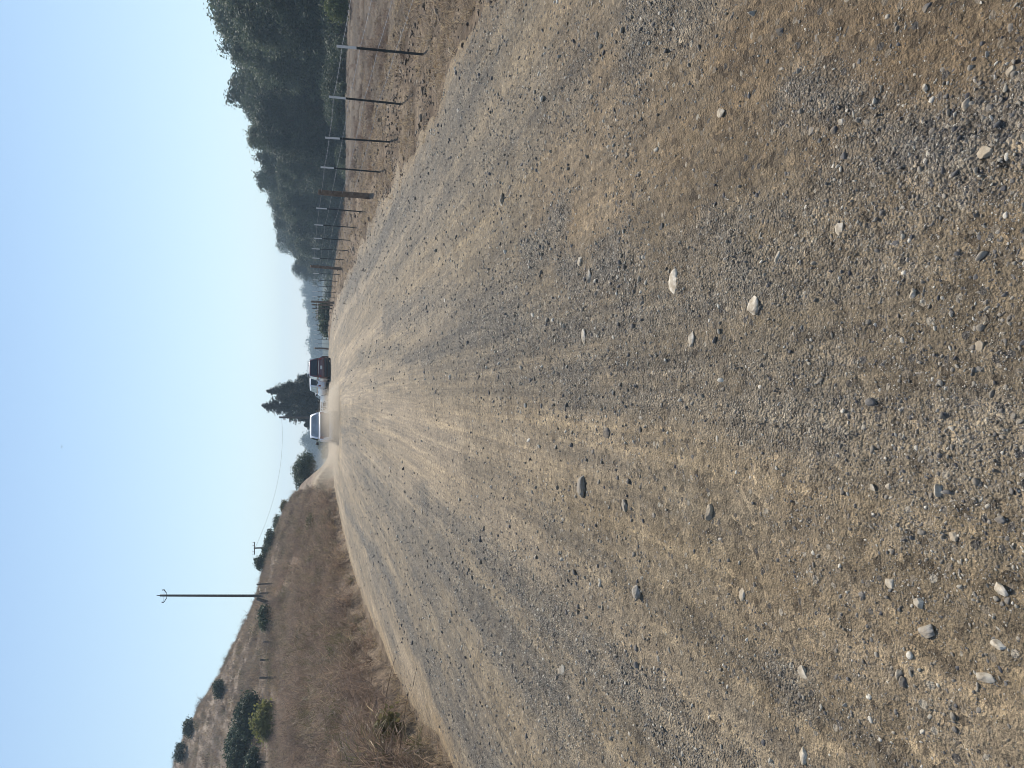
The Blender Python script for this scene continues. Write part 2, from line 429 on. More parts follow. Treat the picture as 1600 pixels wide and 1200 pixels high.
def masks(x, y):
    P = np.stack([x, y], 1)
    wx = (fbm(x * 2.3, y * 0.9, 51) - 0.5) * 0.5
    P2 = P + np.stack([wx, (fbm(x * 1.1, y * 0.8, 52) - 0.5) * 0.6], 1)
    def acc(lines):
        g = np.zeros(len(x))
        for ln, wd, st_ in lines:
            g = np.maximum(g, st_ * np.exp(-(road_dist(P2, ln) / wd) ** 2))
        return g
    sx = curve_x(x, y)
    g = acc(GRAVEL); d = acc(DUST); br = acc(BROWN)
    st1 = fbm(sx * 1.7, y * 0.10, 61, 5); st2 = fbm(sx * 0.8 + 4, y * 0.05, 67, 4); pt = fbm(x * 1.3, y * 1.1, 71, 4); fine = fbm(x * 5.0, y * 4.0, 73, 3)
    g = np.clip(g * (0.45 + 0.85 * fine) + 0.5 * sstep(0.54, 0.74, st1) * (0.4 + fine) + 0.2 * sstep(0.58, 0.8, pt), 0, 1)
    d = np.clip(d * (0.5 + 0.8 * pt) + 0.65 * sstep(0.55, 0.72, st2) + 0.3 * sstep(0.55, 0.75, fbm(x * 0.9 + 7, y * 0.7, 79)), 0, 1) * (1 - 0.8 * g)
    return g, d, br
ys = [-6.0]
while ys[-1] < 108:
    yv = ys[-1]; ys.append(yv + (0.25 if yv < 0.6 else max(0.014, 0.0092 * yv)))
ys = np.array(ys); us = np.linspace(0, 1, 760)
U_, Y_ = np.meshgrid(us, ys)
wob = 0.35 * (fbm(ys * 0.9, ys * 0 + 3, 81) - 0.5) + 0.35 * (fbm(ys * 0.12, ys * 0 + 9, 85) - 0.5); wob2 = 0.9 * (fbm(ys * 0.8, ys * 0 + 30, 83) - 0.5)
XL = (x_left(ys) - 0.15 + wob)[:, None]; XR_ = (x_right(ys) + 0.15 + wob2)[:, None]
X = (XL + (XR_ - XL) * U_).ravel(); Y = Y_.ravel()
g, d, br = masks(X, Y)
edge = np.minimum(U_, 1 - U_).ravel() * (XR_ - XL).repeat(len(us), 1).ravel()
sx = curve_x(X, Y)
base = height(X, Y)
ruts = 0.022 * (fbm(sx * 1.4, Y * 0.05, 91, 3) - 0.5) * 2 + 0.016 * (fbm(X * 2.5, Y * 2.1, 95, 4) - 0.5)
near = np.clip(6.0 / np.maximum(np.hypot(X, Y), 1.0), 0, 1)
micro = (0.022 * (fbm(X * 13, Y * 13, 97, 4) - 0.5) + 0.020 * (fbm(X * 36, Y * 36, 98, 2) - 0.5) * (0.7 + g)) * near
Zr = base + 0.012 + (ruts + micro + 0.018 * g * np.exp(-edge) + 0.03 * np.clip(g - 0.5, 0, 1)) * sstep(0, 0.5, edge) - 0.10 * (1 - sstep(0.0, 0.22, edge))
nu, ny = len(us), len(ys)
I = np.arange(nu * ny).reshape(ny, nu)
F = np.stack([I[:-1, :-1], I[:-1, 1:], I[1:, 1:], I[1:, :-1]], -1).reshape(-1, 4)
def road_z(x, y):
    x = np.asarray(x, float); y = np.asarray(y, float)
    iy = np.clip(np.searchsorted(ys, y) - 1, 0, ny - 2); fy = (y - ys[iy]) / (ys[iy + 1] - ys[iy])
    u = np.clip((x - XL[iy, 0]) / (XR_[iy, 0] - XL[iy, 0]), 0, 1) * (nu - 1); iu = np.clip(u.astype(int), 0, nu - 2); fu = u - iu
    G = Zr.reshape(ny, nu)
    return (G[iy, iu] * (1 - fu) + G[iy, iu + 1] * fu) * (1 - fy) + (G[iy + 1, iu] * (1 - fu) + G[iy + 1, iu + 1] * fu) * fy

m, nt, out = new_mat('gravel_road')
bs = N(nt, 'ShaderNodeBsdfPrincipled', i_Roughness=0.8); bs.inputs['Specular IOR Level'].default_value = 0.3
tc = N(nt, 'ShaderNodeTexCoord'); ob = tc.outputs['Object']
rv = N(nt, 'ShaderNodeAttribute', attribute_name='lane').outputs['Vector']
k1 = noise(nt, ob, 3.2, 6, 0.65); k2 = noise(nt, ob, 28, 5, 0.7); k3 = noise(nt, ob, 130, 3, 0.7)
streak = noise(nt, scaled(nt, rv, (9.0, 0.35, 1)), 1.0, 4, 0.6)
vor = N(nt, 'ShaderNodeTexVoronoi', i_Scale=85.0); L(nt, ob, vor.inputs['Vector'])
vor2 = N(nt, 'ShaderNodeTexVoronoi', i_Scale=38.0); L(nt, ob, vor2.inputs['Vector'])
lane1 = noise(nt, scaled(nt, rv, (1.1, 0.030, 1)), 1.0, 3, 0.55); lane2 = noise(nt, scaled(nt, rv, (3.2, 0.075, 1)), 1.0, 4, 0.6); lane3 = noise(nt, scaled(nt, rv, (17.0, 0.22, 1)), 1.0, 3, 0.6)
dirt = ramp(nt, k1, [(0.28, (0.120, 0.092, 0.058)), (0.50, (0.212, 0.170, 0.114)), (0.72, (0.300, 0.246, 0.172))])
grav = ramp(nt, vor.outputs['Color'], [(0.1, (0.08, 0.077, 0.073)), (0.45, (0.186, 0.168, 0.142)), (0.75, (0.262, 0.240, 0.205)), (0.95, (0.42, 0.40, 0.36))])
dust = ramp(nt, k2, [(0.3, (0.285, 0.228, 0.158)), (0.7, (0.40, 0.325, 0.232))])
gm = attr(nt, 'gravel'); dm = attr(nt, 'dust'); bm = attr(nt, 'brown')
gs = mth(nt, 'ADD', gm, mth(nt, 'MULTIPLY', mth(nt, 'SUBTRACT', k2, 0.5), 0.9)); gs = ramp(nt, gs, [(0.15, (0, 0, 0)), (0.95, (0.85, 0.85, 0.85))])
c = mixc(nt, mth(nt, 'MULTIPLY', bm, 0.75), dirt, (0.175, 0.122, 0.070))
c = mixc(nt, mth(nt, 'MULTIPLY', dm, 0.85), c, dust)
c = mixc(nt, gs, c, grav)
em = mth(nt, 'ADD', attr(nt, 'margin'), mth(nt, 'MULTIPLY', mth(nt, 'SUBTRACT', k1, 0.5), 1.6)); em = ramp(nt, em, [(0.2, (1, 1, 1)), (0.75, (0, 0, 0))])
c = mixc(nt, em, c, ramp(nt, k2, [(0.3, (0.16, 0.115, 0.07)), (0.7, (0.34, 0.265, 0.17))]))
spk = ramp(nt, vor2.outputs['Color'], [(0.14, (0.28, 0.27, 0.27)), (0.32, (0.85, 0.85, 0.85)), (0.75, (1.08, 1.08, 1.06)), (0.97, (2.0, 1.95, 1.85))])
c = mixc(nt, 0.7, c, spk, 'MULTIPLY')
c = mixc(nt, 0.6, c, ramp(nt, k3, [(0.28, (0.22, 0.22, 0.22)), (0.5, (1, 1, 1)), (0.72, (1.85, 1.8, 1.7))]), 'MULTIPLY')
c = mixc(nt, 0.75, c, ramp(nt, streak, [(0.3, (0.62, 0.63, 0.66)), (0.7, (1.28, 1.25, 1.18))]), 'MULTIPLY')
c = mixc(nt, 0.68, c, ramp(nt, lane2, [(0.32, (0.60, 0.61, 0.64)), (0.5, (1, 1, 1)), (0.68, (1.30, 1.25, 1.14))]), 'MULTIPLY')
c = mixc(nt, 0.7, c, ramp(nt, lane3, [(0.3, (0.66, 0.66, 0.67)), (0.7, (1.26, 1.25, 1.22))]), 'MULTIPLY')
v3 = N(nt, 'ShaderNodeTexVoronoi', i_Scale=17.0); L(nt, ob, v3.inputs['Vector'])
sp3 = mth(nt, 'LESS_THAN', v3.outputs['Distance'], mth(nt, 'ADD', 0.10, mth(nt, 'MULTIPLY', k2, 0.22))); sc3 = N(nt, 'ShaderNodeSeparateColor'); L(nt, v3.outputs['Color'], sc3.inputs[0])
c = mixc(nt, mth(nt, 'MULTIPLY', sp3, 0.85), c, ramp(nt, sc3.outputs[0], [(0.0, (0.05, 0.048, 0.046)), (0.28, (0.09, 0.085, 0.08)), (0.30, (0.20, 0.165, 0.12)), (0.82, (0.23, 0.19, 0.14)), (0.84, (0.30, 0.26, 0.20)), (1.0, (0.38, 0.34, 0.27))], 'LINEAR'))
L(nt, c, bs.inputs['Base Color'])
hh = mth(nt, 'ADD', mth(nt, 'MULTIPLY', k2, 1.0), mth(nt, 'MULTIPLY', k3, 0.5))
hh = mth(nt, 'ADD', hh, mth(nt, 'MULTIPLY', lane3, 0.8)); hh = mth(nt, 'ADD', hh, mth(nt, 'MULTIPLY', sp3, 0.25))
hh = mth(nt, 'SUBTRACT', hh, mth(nt, 'MULTIPLY', vor.outputs['Distance'], mth(nt, 'ADD', mth(nt, 'MULTIPLY', gs, 0.9), 0.3)))
bp = N(nt, 'ShaderNodeBump', i_Strength=1.0, i_Distance=0.028); L(nt, hh, bp.inputs['Height']); L(nt, bp.outputs[0], bs.inputs['Normal'])
L(nt, bs.outputs[0], out.inputs[0])
ro = np_mesh('road', np.stack([X, Y, Zr], 1), F, m, True, {
    'gravel': ('POINT', 'FLOAT', g), 'dust': ('POINT', 'FLOAT', d), 'brown': ('POINT', 'FLOAT', br), 'margin': ('POINT', 'FLOAT', sstep(-0.1, 1.0, edge)),
    'lane': ('POINT', 'FLOAT_VECTOR', np.stack([sx, Y, Y * 0], 1))})
tag(ro, 'wide unpaved gravel and dirt road with tyre tracks', 'road', kind='structure')

# ------------------------------------------------------------------ gravel stones
def icos(sub):
    import bmesh
    bm_ = bmesh.new(); bmesh.ops.create_icosphere(bm_, subdivisions=sub, radius=1.0)
    V = np.array([v.co[:] for v in bm_.verts]); F_ = np.array([[v.index for v in f.verts] for f in bm_.faces]); bm_.free()
    return V, F_
ICO2 = icos(2); ICO3 = icos(3); ICO4 = icos(5)
def stone_verts(seed, dims, ico=ICO2, lump=0.28, cuts=5):
    r = np.random.default_rng(seed); V, F_ = ico; V = V.copy()
    for _ in range(cuts):                                    # chipped planes
        n = r.normal(size=3); n /= np.linalg.norm(n); dd = r.uniform(0.50, 0.88)
        s = V @ n; over = s > dd; V[over] -= np.outer(s[over] - dd, n) * 0.9
    k = r.normal(size=(5, 3)) * 1.6; ph = r.uniform(0, 6.28, 5)
    V = V * (1 + lump * 0.35 * np.sin(V @ k.T + ph).mean(1))[:, None]
    if len(V) > 500:                                         # pitted, gritty face
        q = fbm(V[:, 0] * 4 + V[:, 2] * 2.3 + seed, V[:, 1] * 4 - V[:, 2] * 3.1, seed, 4) - 0.5
        V = V * (1 + 0.22 * q)[:, None]
    return V * np.asarray(dims), F_
def stone_mat(name, stops, fine=60.0):
    m, nt, out = new_mat(name)
    bs = N(nt, 'ShaderNodeBsdfPrincipled', i_Roughness=0.85); bs.inputs['Specular IOR Level'].default_value = 0.25
    oi = N(nt, 'ShaderNodeObjectInfo'); tc = N(nt, 'ShaderNodeTexCoord')
    c = ramp(nt, oi.outputs['Random'], stops)
    nz = noise(nt, tc.outputs['Object'], fine, 5, 0.7)
    c = mixc(nt, 0.8, c, ramp(nt, nz, [(0.25, (0.6, 0.58, 0.55)), (0.7, (1.25, 1.25, 1.25))]), 'MULTIPLY')
    if fine > 10:                                            # road dust caked on the bigger stones
        dz = noise(nt, tc.outputs['Object'], 22, 4, 0.6)
        c = mixc(nt, ramp(nt, dz, [(0.36, (0.85, 0.85, 0.85)), (0.62, (0.12, 0.12, 0.12))]), c, (0.27, 0.22, 0.155))
    L(nt, c, bs.inputs['Base Color'])
    bp = N(nt, 'ShaderNodeBump', i_Strength=0.4, i_Distance=0.004); L(nt, nz, bp.inputs['Height']); L(nt, bp.outputs[0], bs.inputs['Normal'])
    L(nt, bs.outputs[0], out.inputs[0]); return m
PEB = stone_mat('pebble_stone', [(0.0, (0.07, 0.07, 0.075)), (0.10, (0.14, 0.135, 0.13)), (0.45, (0.21, 0.185, 0.15)), (0.74, (0.29, 0.26, 0.21)), (0.88, (0.40, 0.365, 0.30)), (1.0, (0.56, 0.52, 0.44))], 2.5)
kit = []
for k in range(12):
    V, F_ = stone_verts(100 + k, (1, rng.uniform(0.6, 0.95), rng.uniform(0.5, 0.85)), cuts=9)
    kit.append(np_mesh('pebble', V, F_, PEB, False, link=False))
def road_points(n, rmin, rmax, spread=42):
    r = np.exp(rng.uniform(math.log(rmin), math.log(rmax), n)); a = np.radians(rng.uniform(-spread, spread, n))
    x = r * np.sin(a); y = r * np.cos(a)
    k = (x > x_left(y) - 0.3) & (x < x_right(y) + 0.5)
    return x[k], y[k]
def gravel_pts(n, rmin, rmax, med, sig, gpow, cap):
    x, y = road_points(n, rmin, rmax); g_, d_, b_ = masks(x, y)
    clus = fbm(x * 3.1, y * 3.1, 131, 3)
    keep = rng.random(len(x)) < np.clip(0.14 + 0.9 * g_ ** gpow + 0.25 * sstep(0.5, 0.75, clus) - 0.2 * d_, 0.04, 1)
    x, y, g_ = x[keep], y[keep], g_[keep]; r = np.hypot(x, y)
    s = np.clip(med * np.exp(rng.normal(0, sig, len(x))) * np.clip(r / 3, 0.8, 9) ** 0.62, 0.0012, cap * np.clip(r / 4, 1, 2))
    return x, y, s
parts_ = [gravel_pts(260000, 1.1, 7.5, 0.0023, 0.45, 1.0, 0.011), gravel_pts(110000, 6.0, 60.0, 0.0027, 0.4, 1.0, 0.013),
          gravel_pts(17000, 1.1, 9.0, 0.0052, 0.40, 0.5, 0.018), gravel_pts(3000, 1.15, 7.0, 0.0085, 0.32, 0.3, 0.02), gravel_pts(42000, 3.5, 40.0, 0.0056, 0.45, 0.7, 0.018)]
x = np.concatenate([p[0] for p in parts_]); y = np.concatenate([p[1] for p in parts_]); s = np.concatenate([p[2] for p in parts_])
z = road_z(x, y) + s * rng.uniform(-0.35, 0.35, len(x))
n = len(x)
rot = np.stack([rng.normal(0, 0.35, n), rng.normal(0, 0.35, n), rng.uniform(0, 6.28, n)], 1)
scl = np.stack([s * rng.uniform(0.8, 1.35, n), s * rng.uniform(0.7, 1.1, n), s * rng.uniform(0.6, 1.0, n)], 1)
gr = gn_scatter('gravel', np.stack([x, y, z], 1), rot, scl, rng.integers(0, len(kit), n), kit)
tag(gr, 'loose grey and tan gravel strewn over the dirt road', 'gravel')

# ------------------------------------------------------------------ the larger stones, one by one
PALE = stone_mat('pale_stone', [(0, (0.40, 0.355, 0.28)), (1, (0.60, 0.55, 0.46))], 40)
TAN = stone_mat('tan_stone', [(0, (0.33, 0.28, 0.21)), (1, (0.43, 0.37, 0.28))], 40)
GREY = stone_mat('grey_stone', [(0, (0.20, 0.19, 0.175)), (1, (0.30, 0.285, 0.255))], 40)
DARK = stone_mat('dark_stone', [(0, (0.055, 0.058, 0.065)), (1, (0.10, 0.10, 0.105))], 40)
STONES = [  # photo x, y, size along photo x, size along photo y, material, flatness, label
    (1519, 163, 11, 22, PALE, .55, 'smooth pale oblong stone with a dark shaded flank, alone on bare brown dirt'),
    (1556, 239, 22, 18, TAN, .6, 'chunky tan stone with a pitted face on the near road below the oblong pale stone'),
    (1587, 113, 11, 14, TAN, .6, 'small rounded tan stone near the photo edge beside damp brown dirt'),
    (1320, 358, 16, 22, PALE, .35, 'pale flat broken stone pressed into grey dirt, alone in mid road'),
    (1186, 478, 20, 30, PALE, .5, 'large whitish angular stone standing out most on the mid road'),
    (1060, 440, 18, 38, PALE, .3, 'long pale crumbled stone streak beyond the largest whitish stone'),
    (1130, 176, 13, 15, PALE, .5, 'pale cream stone by the brown dirt patch on the right half of the road'),
    (926, 433, 10, 24, PALE, .4, 'thin upright whitish stone farther along the road beside gravel'),
    (911, 407, 8, 17, PALE, .4, 'small whitish sliver of stone just right of a similar thin stone by dark gravel'),
    (786, 312, 9, 22, PALE, .4, 'pale stone lying farthest up the road on grey gravel'),
    (917, 526, 9, 26, PALE, .3, 'pale narrow flake of stone in the road centre, in line with the largest whitish stone'),
    (952, 676, 13, 17, DARK, .75, 'blackish stone standing in mid road with no other dark stone near'),
    (914, 762, 9, 42, GREY, .4, 'long knobbly grey stone ridge poking from the dirt left of the road centre'),
    (979, 791, 12, 20, GREY, .6, 'grey stone right beside the long knobbly ridge of stone'),
    (1115, 801, 14, 27, TAN, .45, 'tan slab of stone with a shadowed edge on the left half of the road'),
    (1001, 926, 16, 22, GREY, .65, 'round grey stone with a dark front standing on the left half of the road'),
    (1087, 529, 10, 30, PALE, .3, 'pale ragged stone flake between the largest whitish stone and the road centre'),
    (1542, 541, 16, 20, TAN, .5, 'ochre tan stone alone near the photo bottom in the middle of the road'),
    (1476, 766, 13, 22, PALE, .7, 'bright white blocky stone with a black shadow in the near road'),
    (1568, 812, 14, 14, GREY, .9, 'ball shaped grey stone casting a round black shadow'),
    (1498, 836, 15, 15, TAN, .5, 'small round tan stone between the white blocky stone and the ball shaped stone'),
    (1370, 762, 11, 12, PALE, .5, 'small pale round stone next to a pair of dark pebbles'),
    (1395, 759, 10, 12, PALE, .7, 'little white stone with a dark shaded side in the line of pebbles'),
    (1321, 769, 10, 10, DARK, .9, 'small round black pebble at the end of the line of pebbles'),
    (1397, 912, 18, 20, PALE, .6, 'wedge shaped pale stone with a sharp shadowed corner'),
    (1446, 942, 14, 19, PALE, .6, 'pale upright stone with a gravel heap at its foot'),
    (1459, 985, 22, 20, GREY, .6, 'two lobed dull grey stone half sunk in the dirt'),
    (1417, 1064, 13, 15, DARK, .9, 'black stone leaning against a thin white one'),
    (1411, 1053, 8, 17, PALE, .7, 'thin white stone with a black one leaning against it'),
    (1545, 1058, 22, 17, PALE, .5, 'broad cream stone with a square broken end near the photo corner'),
    (1568, 1008, 17, 15, PALE, .6, 'cream stone with small dark pebbles gathered below it'),
    (1571, 919, 24, 18, PALE, .55, 'whitish lumpy stone near the photo bottom with a dark notch'),
    (1258, 1053, 16, 26, PALE, .3, 'flat pale stone flake lying on the smooth left side of the road'),
    (1254, 1180, 14, 26, PALE, .4, 'pale pointed stone at the lower left end of the road'),
    (1222, 50, 13, 14, DARK, .9, 'dark stone with a pale chip beside it near the road fork of dust'),
    (1303, 203, 15, 14, DARK, .7, 'dark square stone on the fine pebble patch at the right'),
    (1269, 204, 9, 13, GREY, .6, 'grey oval stone just beyond the dark square stone'),
    (1450, 12, 14, 12, DARK, .9, 'jagged dark stone at the photo top edge on damp brown dirt'),
    (1430, 462, 10, 20, PALE, .4, 'pale upright sliver of stone below the pale flat broken stone'),
    (1222, 401, 9, 20, PALE, .4, 'small pale upright stone right of the largest whitish stone'),
    (1452, 137, 9, 12, PALE, .7, 'small glossy oval pebble with a black shadow above the oblong pale stone'),
    (1316, 190, 9, 13, PALE, .7, 'small bright pebble beside the dark square stone'),
    (1164, 930, 10, 24, PALE, .35, 'pale streaky stone chip on the left half beyond the wedge shaped stone'),
    (880, 1047, 9, 22, PALE, .4, 'farthest whitish stone chip on the left side gravel'),
]
for k, (v, yy, sx_, sy_, mt, fl, lab) in enumerate(STONES):
    p = on_flat(v, yy); dist = math.hypot(p[0], p[1], CAM_H); ppm = F_PX / dist
    w_ = sy_ / ppm * 0.45
    el = math.atan2(CAM_H, math.hypot(p[0], p[1]))
    h_ = w_ * fl                                            # half height
    vis = sx_ / ppm * 0.5
    dep = min(max((vis - h_ * 0.6 * math.cos(el)) / math.sin(el), w_ * 0.55), w_ * 1.5)
    V, F_ = stone_verts(500 + k, (w_ * 1.12, dep * 1.05, h_ * 1.1), ICO4, 0.45, 11)
    o = np_mesh('stone', V, F_, mt, False)
    o.location = (p[0], p[1], float(road_z(np.array([p[0]]), np.array([p[1]]))[0]) + h_ * 0.14)
    o.rotation_euler = (rng.normal(0, 0.12), rng.normal(0, 0.12), rng.normal(0, 0.25))
    tag(o, lab, 'stone', 'larger stones lying on the road')
# ------------------------------------------------------------------ dry grass, straw and brush
def strands(seed, n, h, spread, wid, lean, bend=0.5, curl=0.0, fork=0):
    """a tuft: n tapering ribbons, each two quads folded; returns V, F(quads), shade per face"""
    r = np.random.default_rng(seed); V = []; F_ = []; S = []
    def ribbon(p0, d, ln, wd, sh, segs=3):
        d = d / np.linalg.norm(d); p = np.array(p0, float)
        side = np.cross(d, r.normal(size=3)); side /= np.linalg.norm(side) + 1e-9
        base = len(V)
        for k in range(segs + 1):
            t = k / segs; ww = wd * (1 - 0.85 * t) * 0.5
            V.append(p - side * ww); V.append(p + side * ww)
            d = d + np.array([r.normal(0, curl), r.normal(0, curl), -bend * 0.35 * t]); d /= np.linalg.norm(d)
            p = p + d * ln / segs
        for k in range(segs):
            F_.append((base + 2 * k, base + 2 * k + 1, base + 2 * k + 3, base + 2 * k + 2)); S.append(sh)
        return p, d
    for i in range(n):
        a = r.uniform(0, 6.28); q = spread * math.sqrt(r.random()) * 0.6
        p0 = np.array([q * math.cos(a), q * math.sin(a), -0.03])
        le = abs(r.normal(0, lean)); b_ = r.uniform(0, 6.28)
        d = np.array([math.cos(b_) * math.sin(le), math.sin(b_) * math.sin(le), math.cos(le)])
        ln = h * r.uniform(0.45, 1.1); sh = r.random()
        p, d2 = ribbon(p0, d, ln, wid * r.uniform(0.6, 1.3), sh)
        for f in range(fork):
            t = r.uniform(0.3, 0.9)
            e = d2 + r.normal(0, 0.7, 3); ribbon(p0 + (p - p0) * t, e, ln * r.uniform(0.2, 0.45), wid * 0.7, np.clip(sh + r.normal(0, .15), 0, 1), 2)
    return np.array(V), np.array(F_), np.array(S)
def tuft_kit(name, mats, count, seed, **kw):
    out_ = []
    for k in range(count):
        V, F_, S = strands(seed + k, **kw)
        out_.append(np_mesh(name, V, F_, mats[k % len(mats)], False, {'shade': ('FACE', 'FLOAT', S)}, link=False))
    return out_
STRAW = leaf_mat('straw', (0.22, 0.16, 0.10), (0.54, 0.43, 0.29), 0.3)
STRAW2 = leaf_mat('grey_straw', (0.13, 0.105, 0.085), (0.36, 0.295, 0.225), 0.3)
TWIG = leaf_mat('dead_twigs', (0.085, 0.064, 0.052), (0.30, 0.225, 0.175), 0.2)
TWIG2 = leaf_mat('rusty_twigs', (0.14, 0.098, 0.074), (0.45, 0.335, 0.25), 0.28)
OLIVE = leaf_mat('olive_weeds', (0.07, 0.07, 0.035), (0.20, 0.18, 0.09), 0.3)

def scatter_on(name, n, samp, kit_, smin, smax, label, cat, tilt=0.15, zoff=0.0, sq=(1, 1)):
    x, y = samp(n); z = height(x, y) + zoff; n = len(x)
    s = rng.uniform(smin, smax, n)
    rot = np.stack([rng.normal(0, tilt, n), rng.normal(0, tilt, n), rng.uniform(0, 6.28, n)], 1)
    o = gn_scatter(name, np.stack([x, y, z], 1), rot, np.stack([s, s, s * rng.uniform(*sq, n)], 1), rng.integers(0, len(kit_), n), kit_)
    tag(o, label, cat); return o
def polar(n, a0, a1, ra, rb, pw=1.0):
    a = np.radians(rng.uniform(a0, a1, n)); u = rng.random(n) ** pw
    return a, u
# right verge and field edge
def samp_verge(n):
    y = np.exp(rng.uniform(math.log(4.5), math.log(70), n)); o = rng.uniform(-0.5, 3.2, n)
    x = x_right(y) + o
    k = rng.random(n) < np.clip(0.15 + 1.3 * sstep(0.42, 0.62, fbm(x * 0.9, y * 0.6, 141)), 0, 1) * (0.15 + 0.85 * sstep(-0.4, 0.5, o))
    return x[k], y[k]
k_str = tuft_kit('straw_tuft', [STRAW, STRAW, STRAW2], 6, 200, n=20, h=0.24, spread=0.14, wid=0.011, lean=1.0, bend=1.0, curl=0.15)
scatter_on('straw_grass', 9000, samp_verge, k_str, 0.5, 1.15, 'flattened pale straw along the right road verge under the wire fence', 'dry grass', sq=(0.25, 0.7))
def samp_dark(n):
    x, y = samp_field(n); k = fbm(x * 0.6, y * 0.5, 155) > 0.48
    return x[k], y[k]
def samp_field(n):
    y = np.exp(rng.uniform(math.log(5), math.log(85), n)); x = x_right(y) + 1.2 + rng.random(n) ** 0.8 * (3 + y * 0.75)
    k = rng.random(n) < np.clip(0.1 + 1.1 * sstep(0.40, 0.65, fbm(x * 0.35, y * 0.35, 151)), 0, 1)
    return x[k], y[k]
k_fld = tuft_kit('field_tuft', [STRAW2, STRAW, TWIG, STRAW2], 6, 240, n=26, h=0.22, spread=0.3, wid=0.013, lean=0.8, bend=0.8, curl=0.15)
scatter_on('field_grass', 12000, samp_field, k_fld, 0.4, 1.0, 'short greyish dry grass stubble covering the field beyond the right fence', 'dry grass', sq=(0.5, 1))
k_wd = tuft_kit('dead_weed', [TWIG, TWIG, TWIG2], 6, 260, n=34, h=0.32, spread=0.28, wid=0.014, lean=0.8, bend=0.6, curl=0.25, fork=2)
scatter_on('dead_weeds', 13000, samp_dark, k_wd, 0.4, 1.0, 'dark dead weeds in patches between the straw and the field stubble', 'dead weeds', sq=(0.5, 1))
CLOD = stone_mat('dry_clod', [(0.0, (0.07, 0.056, 0.045)), (0.5, (0.16, 0.128, 0.098)), (1.0, (0.30, 0.245, 0.185))], 3.0)
ckit = []
for k in range(6):
    V, F_ = stone_verts(160 + k, (1, rng.uniform(0.7, 1.0), rng.uniform(0.5, 0.8)), cuts=8); ckit.append(np_mesh('clod', V, F_, CLOD, False, link=False))
yv = np.exp(rng.uniform(math.log(4.5), math.log(60), 16000)); xv = x_right(yv) + rng.uniform(-0.3, 1, len(yv)) ** 1 * (1.5 + yv * 0.1)
kk = rng.random(len(yv)) < 0.25 + sstep(0.45, 0.65, fbm(xv * 1.2, yv * 0.8, 147)); xv, yv = xv[kk], yv[kk]
sv_ = 0.012 * np.exp(rng.normal(0, 0.5, len(xv))) * np.clip(yv / 8, 0.8, 3) ** 0.5
tag(gn_scatter('clods', np.stack([xv, yv, height(xv, yv) + sv_ * 0.2], 1), np.stack([rng.normal(0, .4, len(xv)), rng.normal(0, .4, len(xv)), rng.uniform(0, 6.28, len(xv))], 1), np.stack([sv_ * 1.2, sv_, sv_ * .8], 1), rng.integers(0, 6, len(xv)), ckit),
    'broken earth clods and small stones churned up along the right verge', 'clods')
# left edge straw
def samp_left(n):
    az = rng.uniform(-48, -8.5, n); r0 = np.interp(az, TOE[:, 0], TOE[:, 1]); r = r0 + rng.normal(0.1, 0.3, n)
    return r * np.sin(np.radians(az)), r * np.cos(np.radians(az))
scatter_on('verge_straw', 900, samp_left, k_str, 0.5, 1.1, 'thin pale straw fringe between the road and the brushy left bank', 'dry grass', sq=(0.6, 1.2))
# brush bank
def samp_bank(n):
    az = rng.uniform(-50, -7.6, n); r0 = np.interp(az, TOE[:, 0], TOE[:, 1]); rf = np.interp(az, BEND[:, 0], BEND[:, 1])
    r = r0 + 0.35 + (rf + 2 - r0) * rng.random(n) ** 0.9
    x, y = r * np.sin(np.radians(az)), r * np.cos(np.radians(az))
    k = rng.random(n) < np.clip(0.25 + 1.2 * sstep(0.35, 0.6, fbm(x * 0.45, y * 0.45, 161)), 0, 1) * np.clip((rf - r) / 6, 0.06, 1)
    return x[k], y[k]
k_br = tuft_kit('brush_clump', [TWIG, TWIG2, TWIG2, STRAW2, TWIG2, OLIVE, TWIG2, STRAW], 8, 300, n=46, h=0.75, spread=0.5, wid=0.019, lean=0.65, bend=0.5, curl=0.22, fork=3)
scatter_on('dry_brush', 13000, samp_bank, k_br, 0.4, 1.2, 'dense reddish brown dead brush covering the bank left of the road', 'dry brush', sq=(0.6, 1.1))
k_gr = tuft_kit('bank_grass', [STRAW2, TWIG2, TWIG2], 5, 340, n=26, h=0.5, spread=0.4, wid=0.010, lean=0.5, bend=0.8, curl=0.12)
scatter_on('bank_grass', 5500, samp_bank, k_gr, 0.5, 1.1, 'tan dead grass stalks mixed among the brush on the left bank', 'dry grass')
def samp_hill(n):
    az = rng.uniform(-48, -8.0, n); rf = np.interp(az, BEND[:, 0], BEND[:, 1]); r1 = np.interp(az, SKYL[:, 0], SKYL[:, 1])
    r = rf - 1 + (r1 + 3 - rf) * rng.random(n)
    x, y = r * np.sin(np.radians(az)), r * np.cos(np.radians(az))
    k = rng.random(n) < np.clip(0.3 + 1.0 * sstep(0.35, 0.6, fbm(x * 0.3, y * 0.3, 171)), 0, 1)
    return x[k], y[k]
k_hl = tuft_kit('hill_tuft', [STRAW2, STRAW2, STRAW, TWIG2, STRAW], 6, 380, n=26, h=0.42, spread=0.55, wid=0.022, lean=0.6, bend=0.7, curl=0.15)
scatter_on('hill_grass', 22000, samp_hill, k_hl, 0.5, 1.2, 'grey brown dry grass covering the hillside above the left fence', 'dry grass')
def samp_scrub(n):
    x, y = samp_hill(n); k = fbm(x * 0.5, y * 0.5, 177) > 0.56
    return x[k], y[k]
k_sc = tuft_kit('hill_scrub', [TWIG, OLIVE, TWIG], 5, 420, n=40, h=0.6, spread=0.7, wid=0.03, lean=0.8, bend=0.4, curl=0.25, fork=2)
scatter_on('hill_scrub', 5000, samp_scrub, k_sc, 0.5, 1.2, 'dark low scrub tufts dotted over the dry left hillside', 'dry scrub')

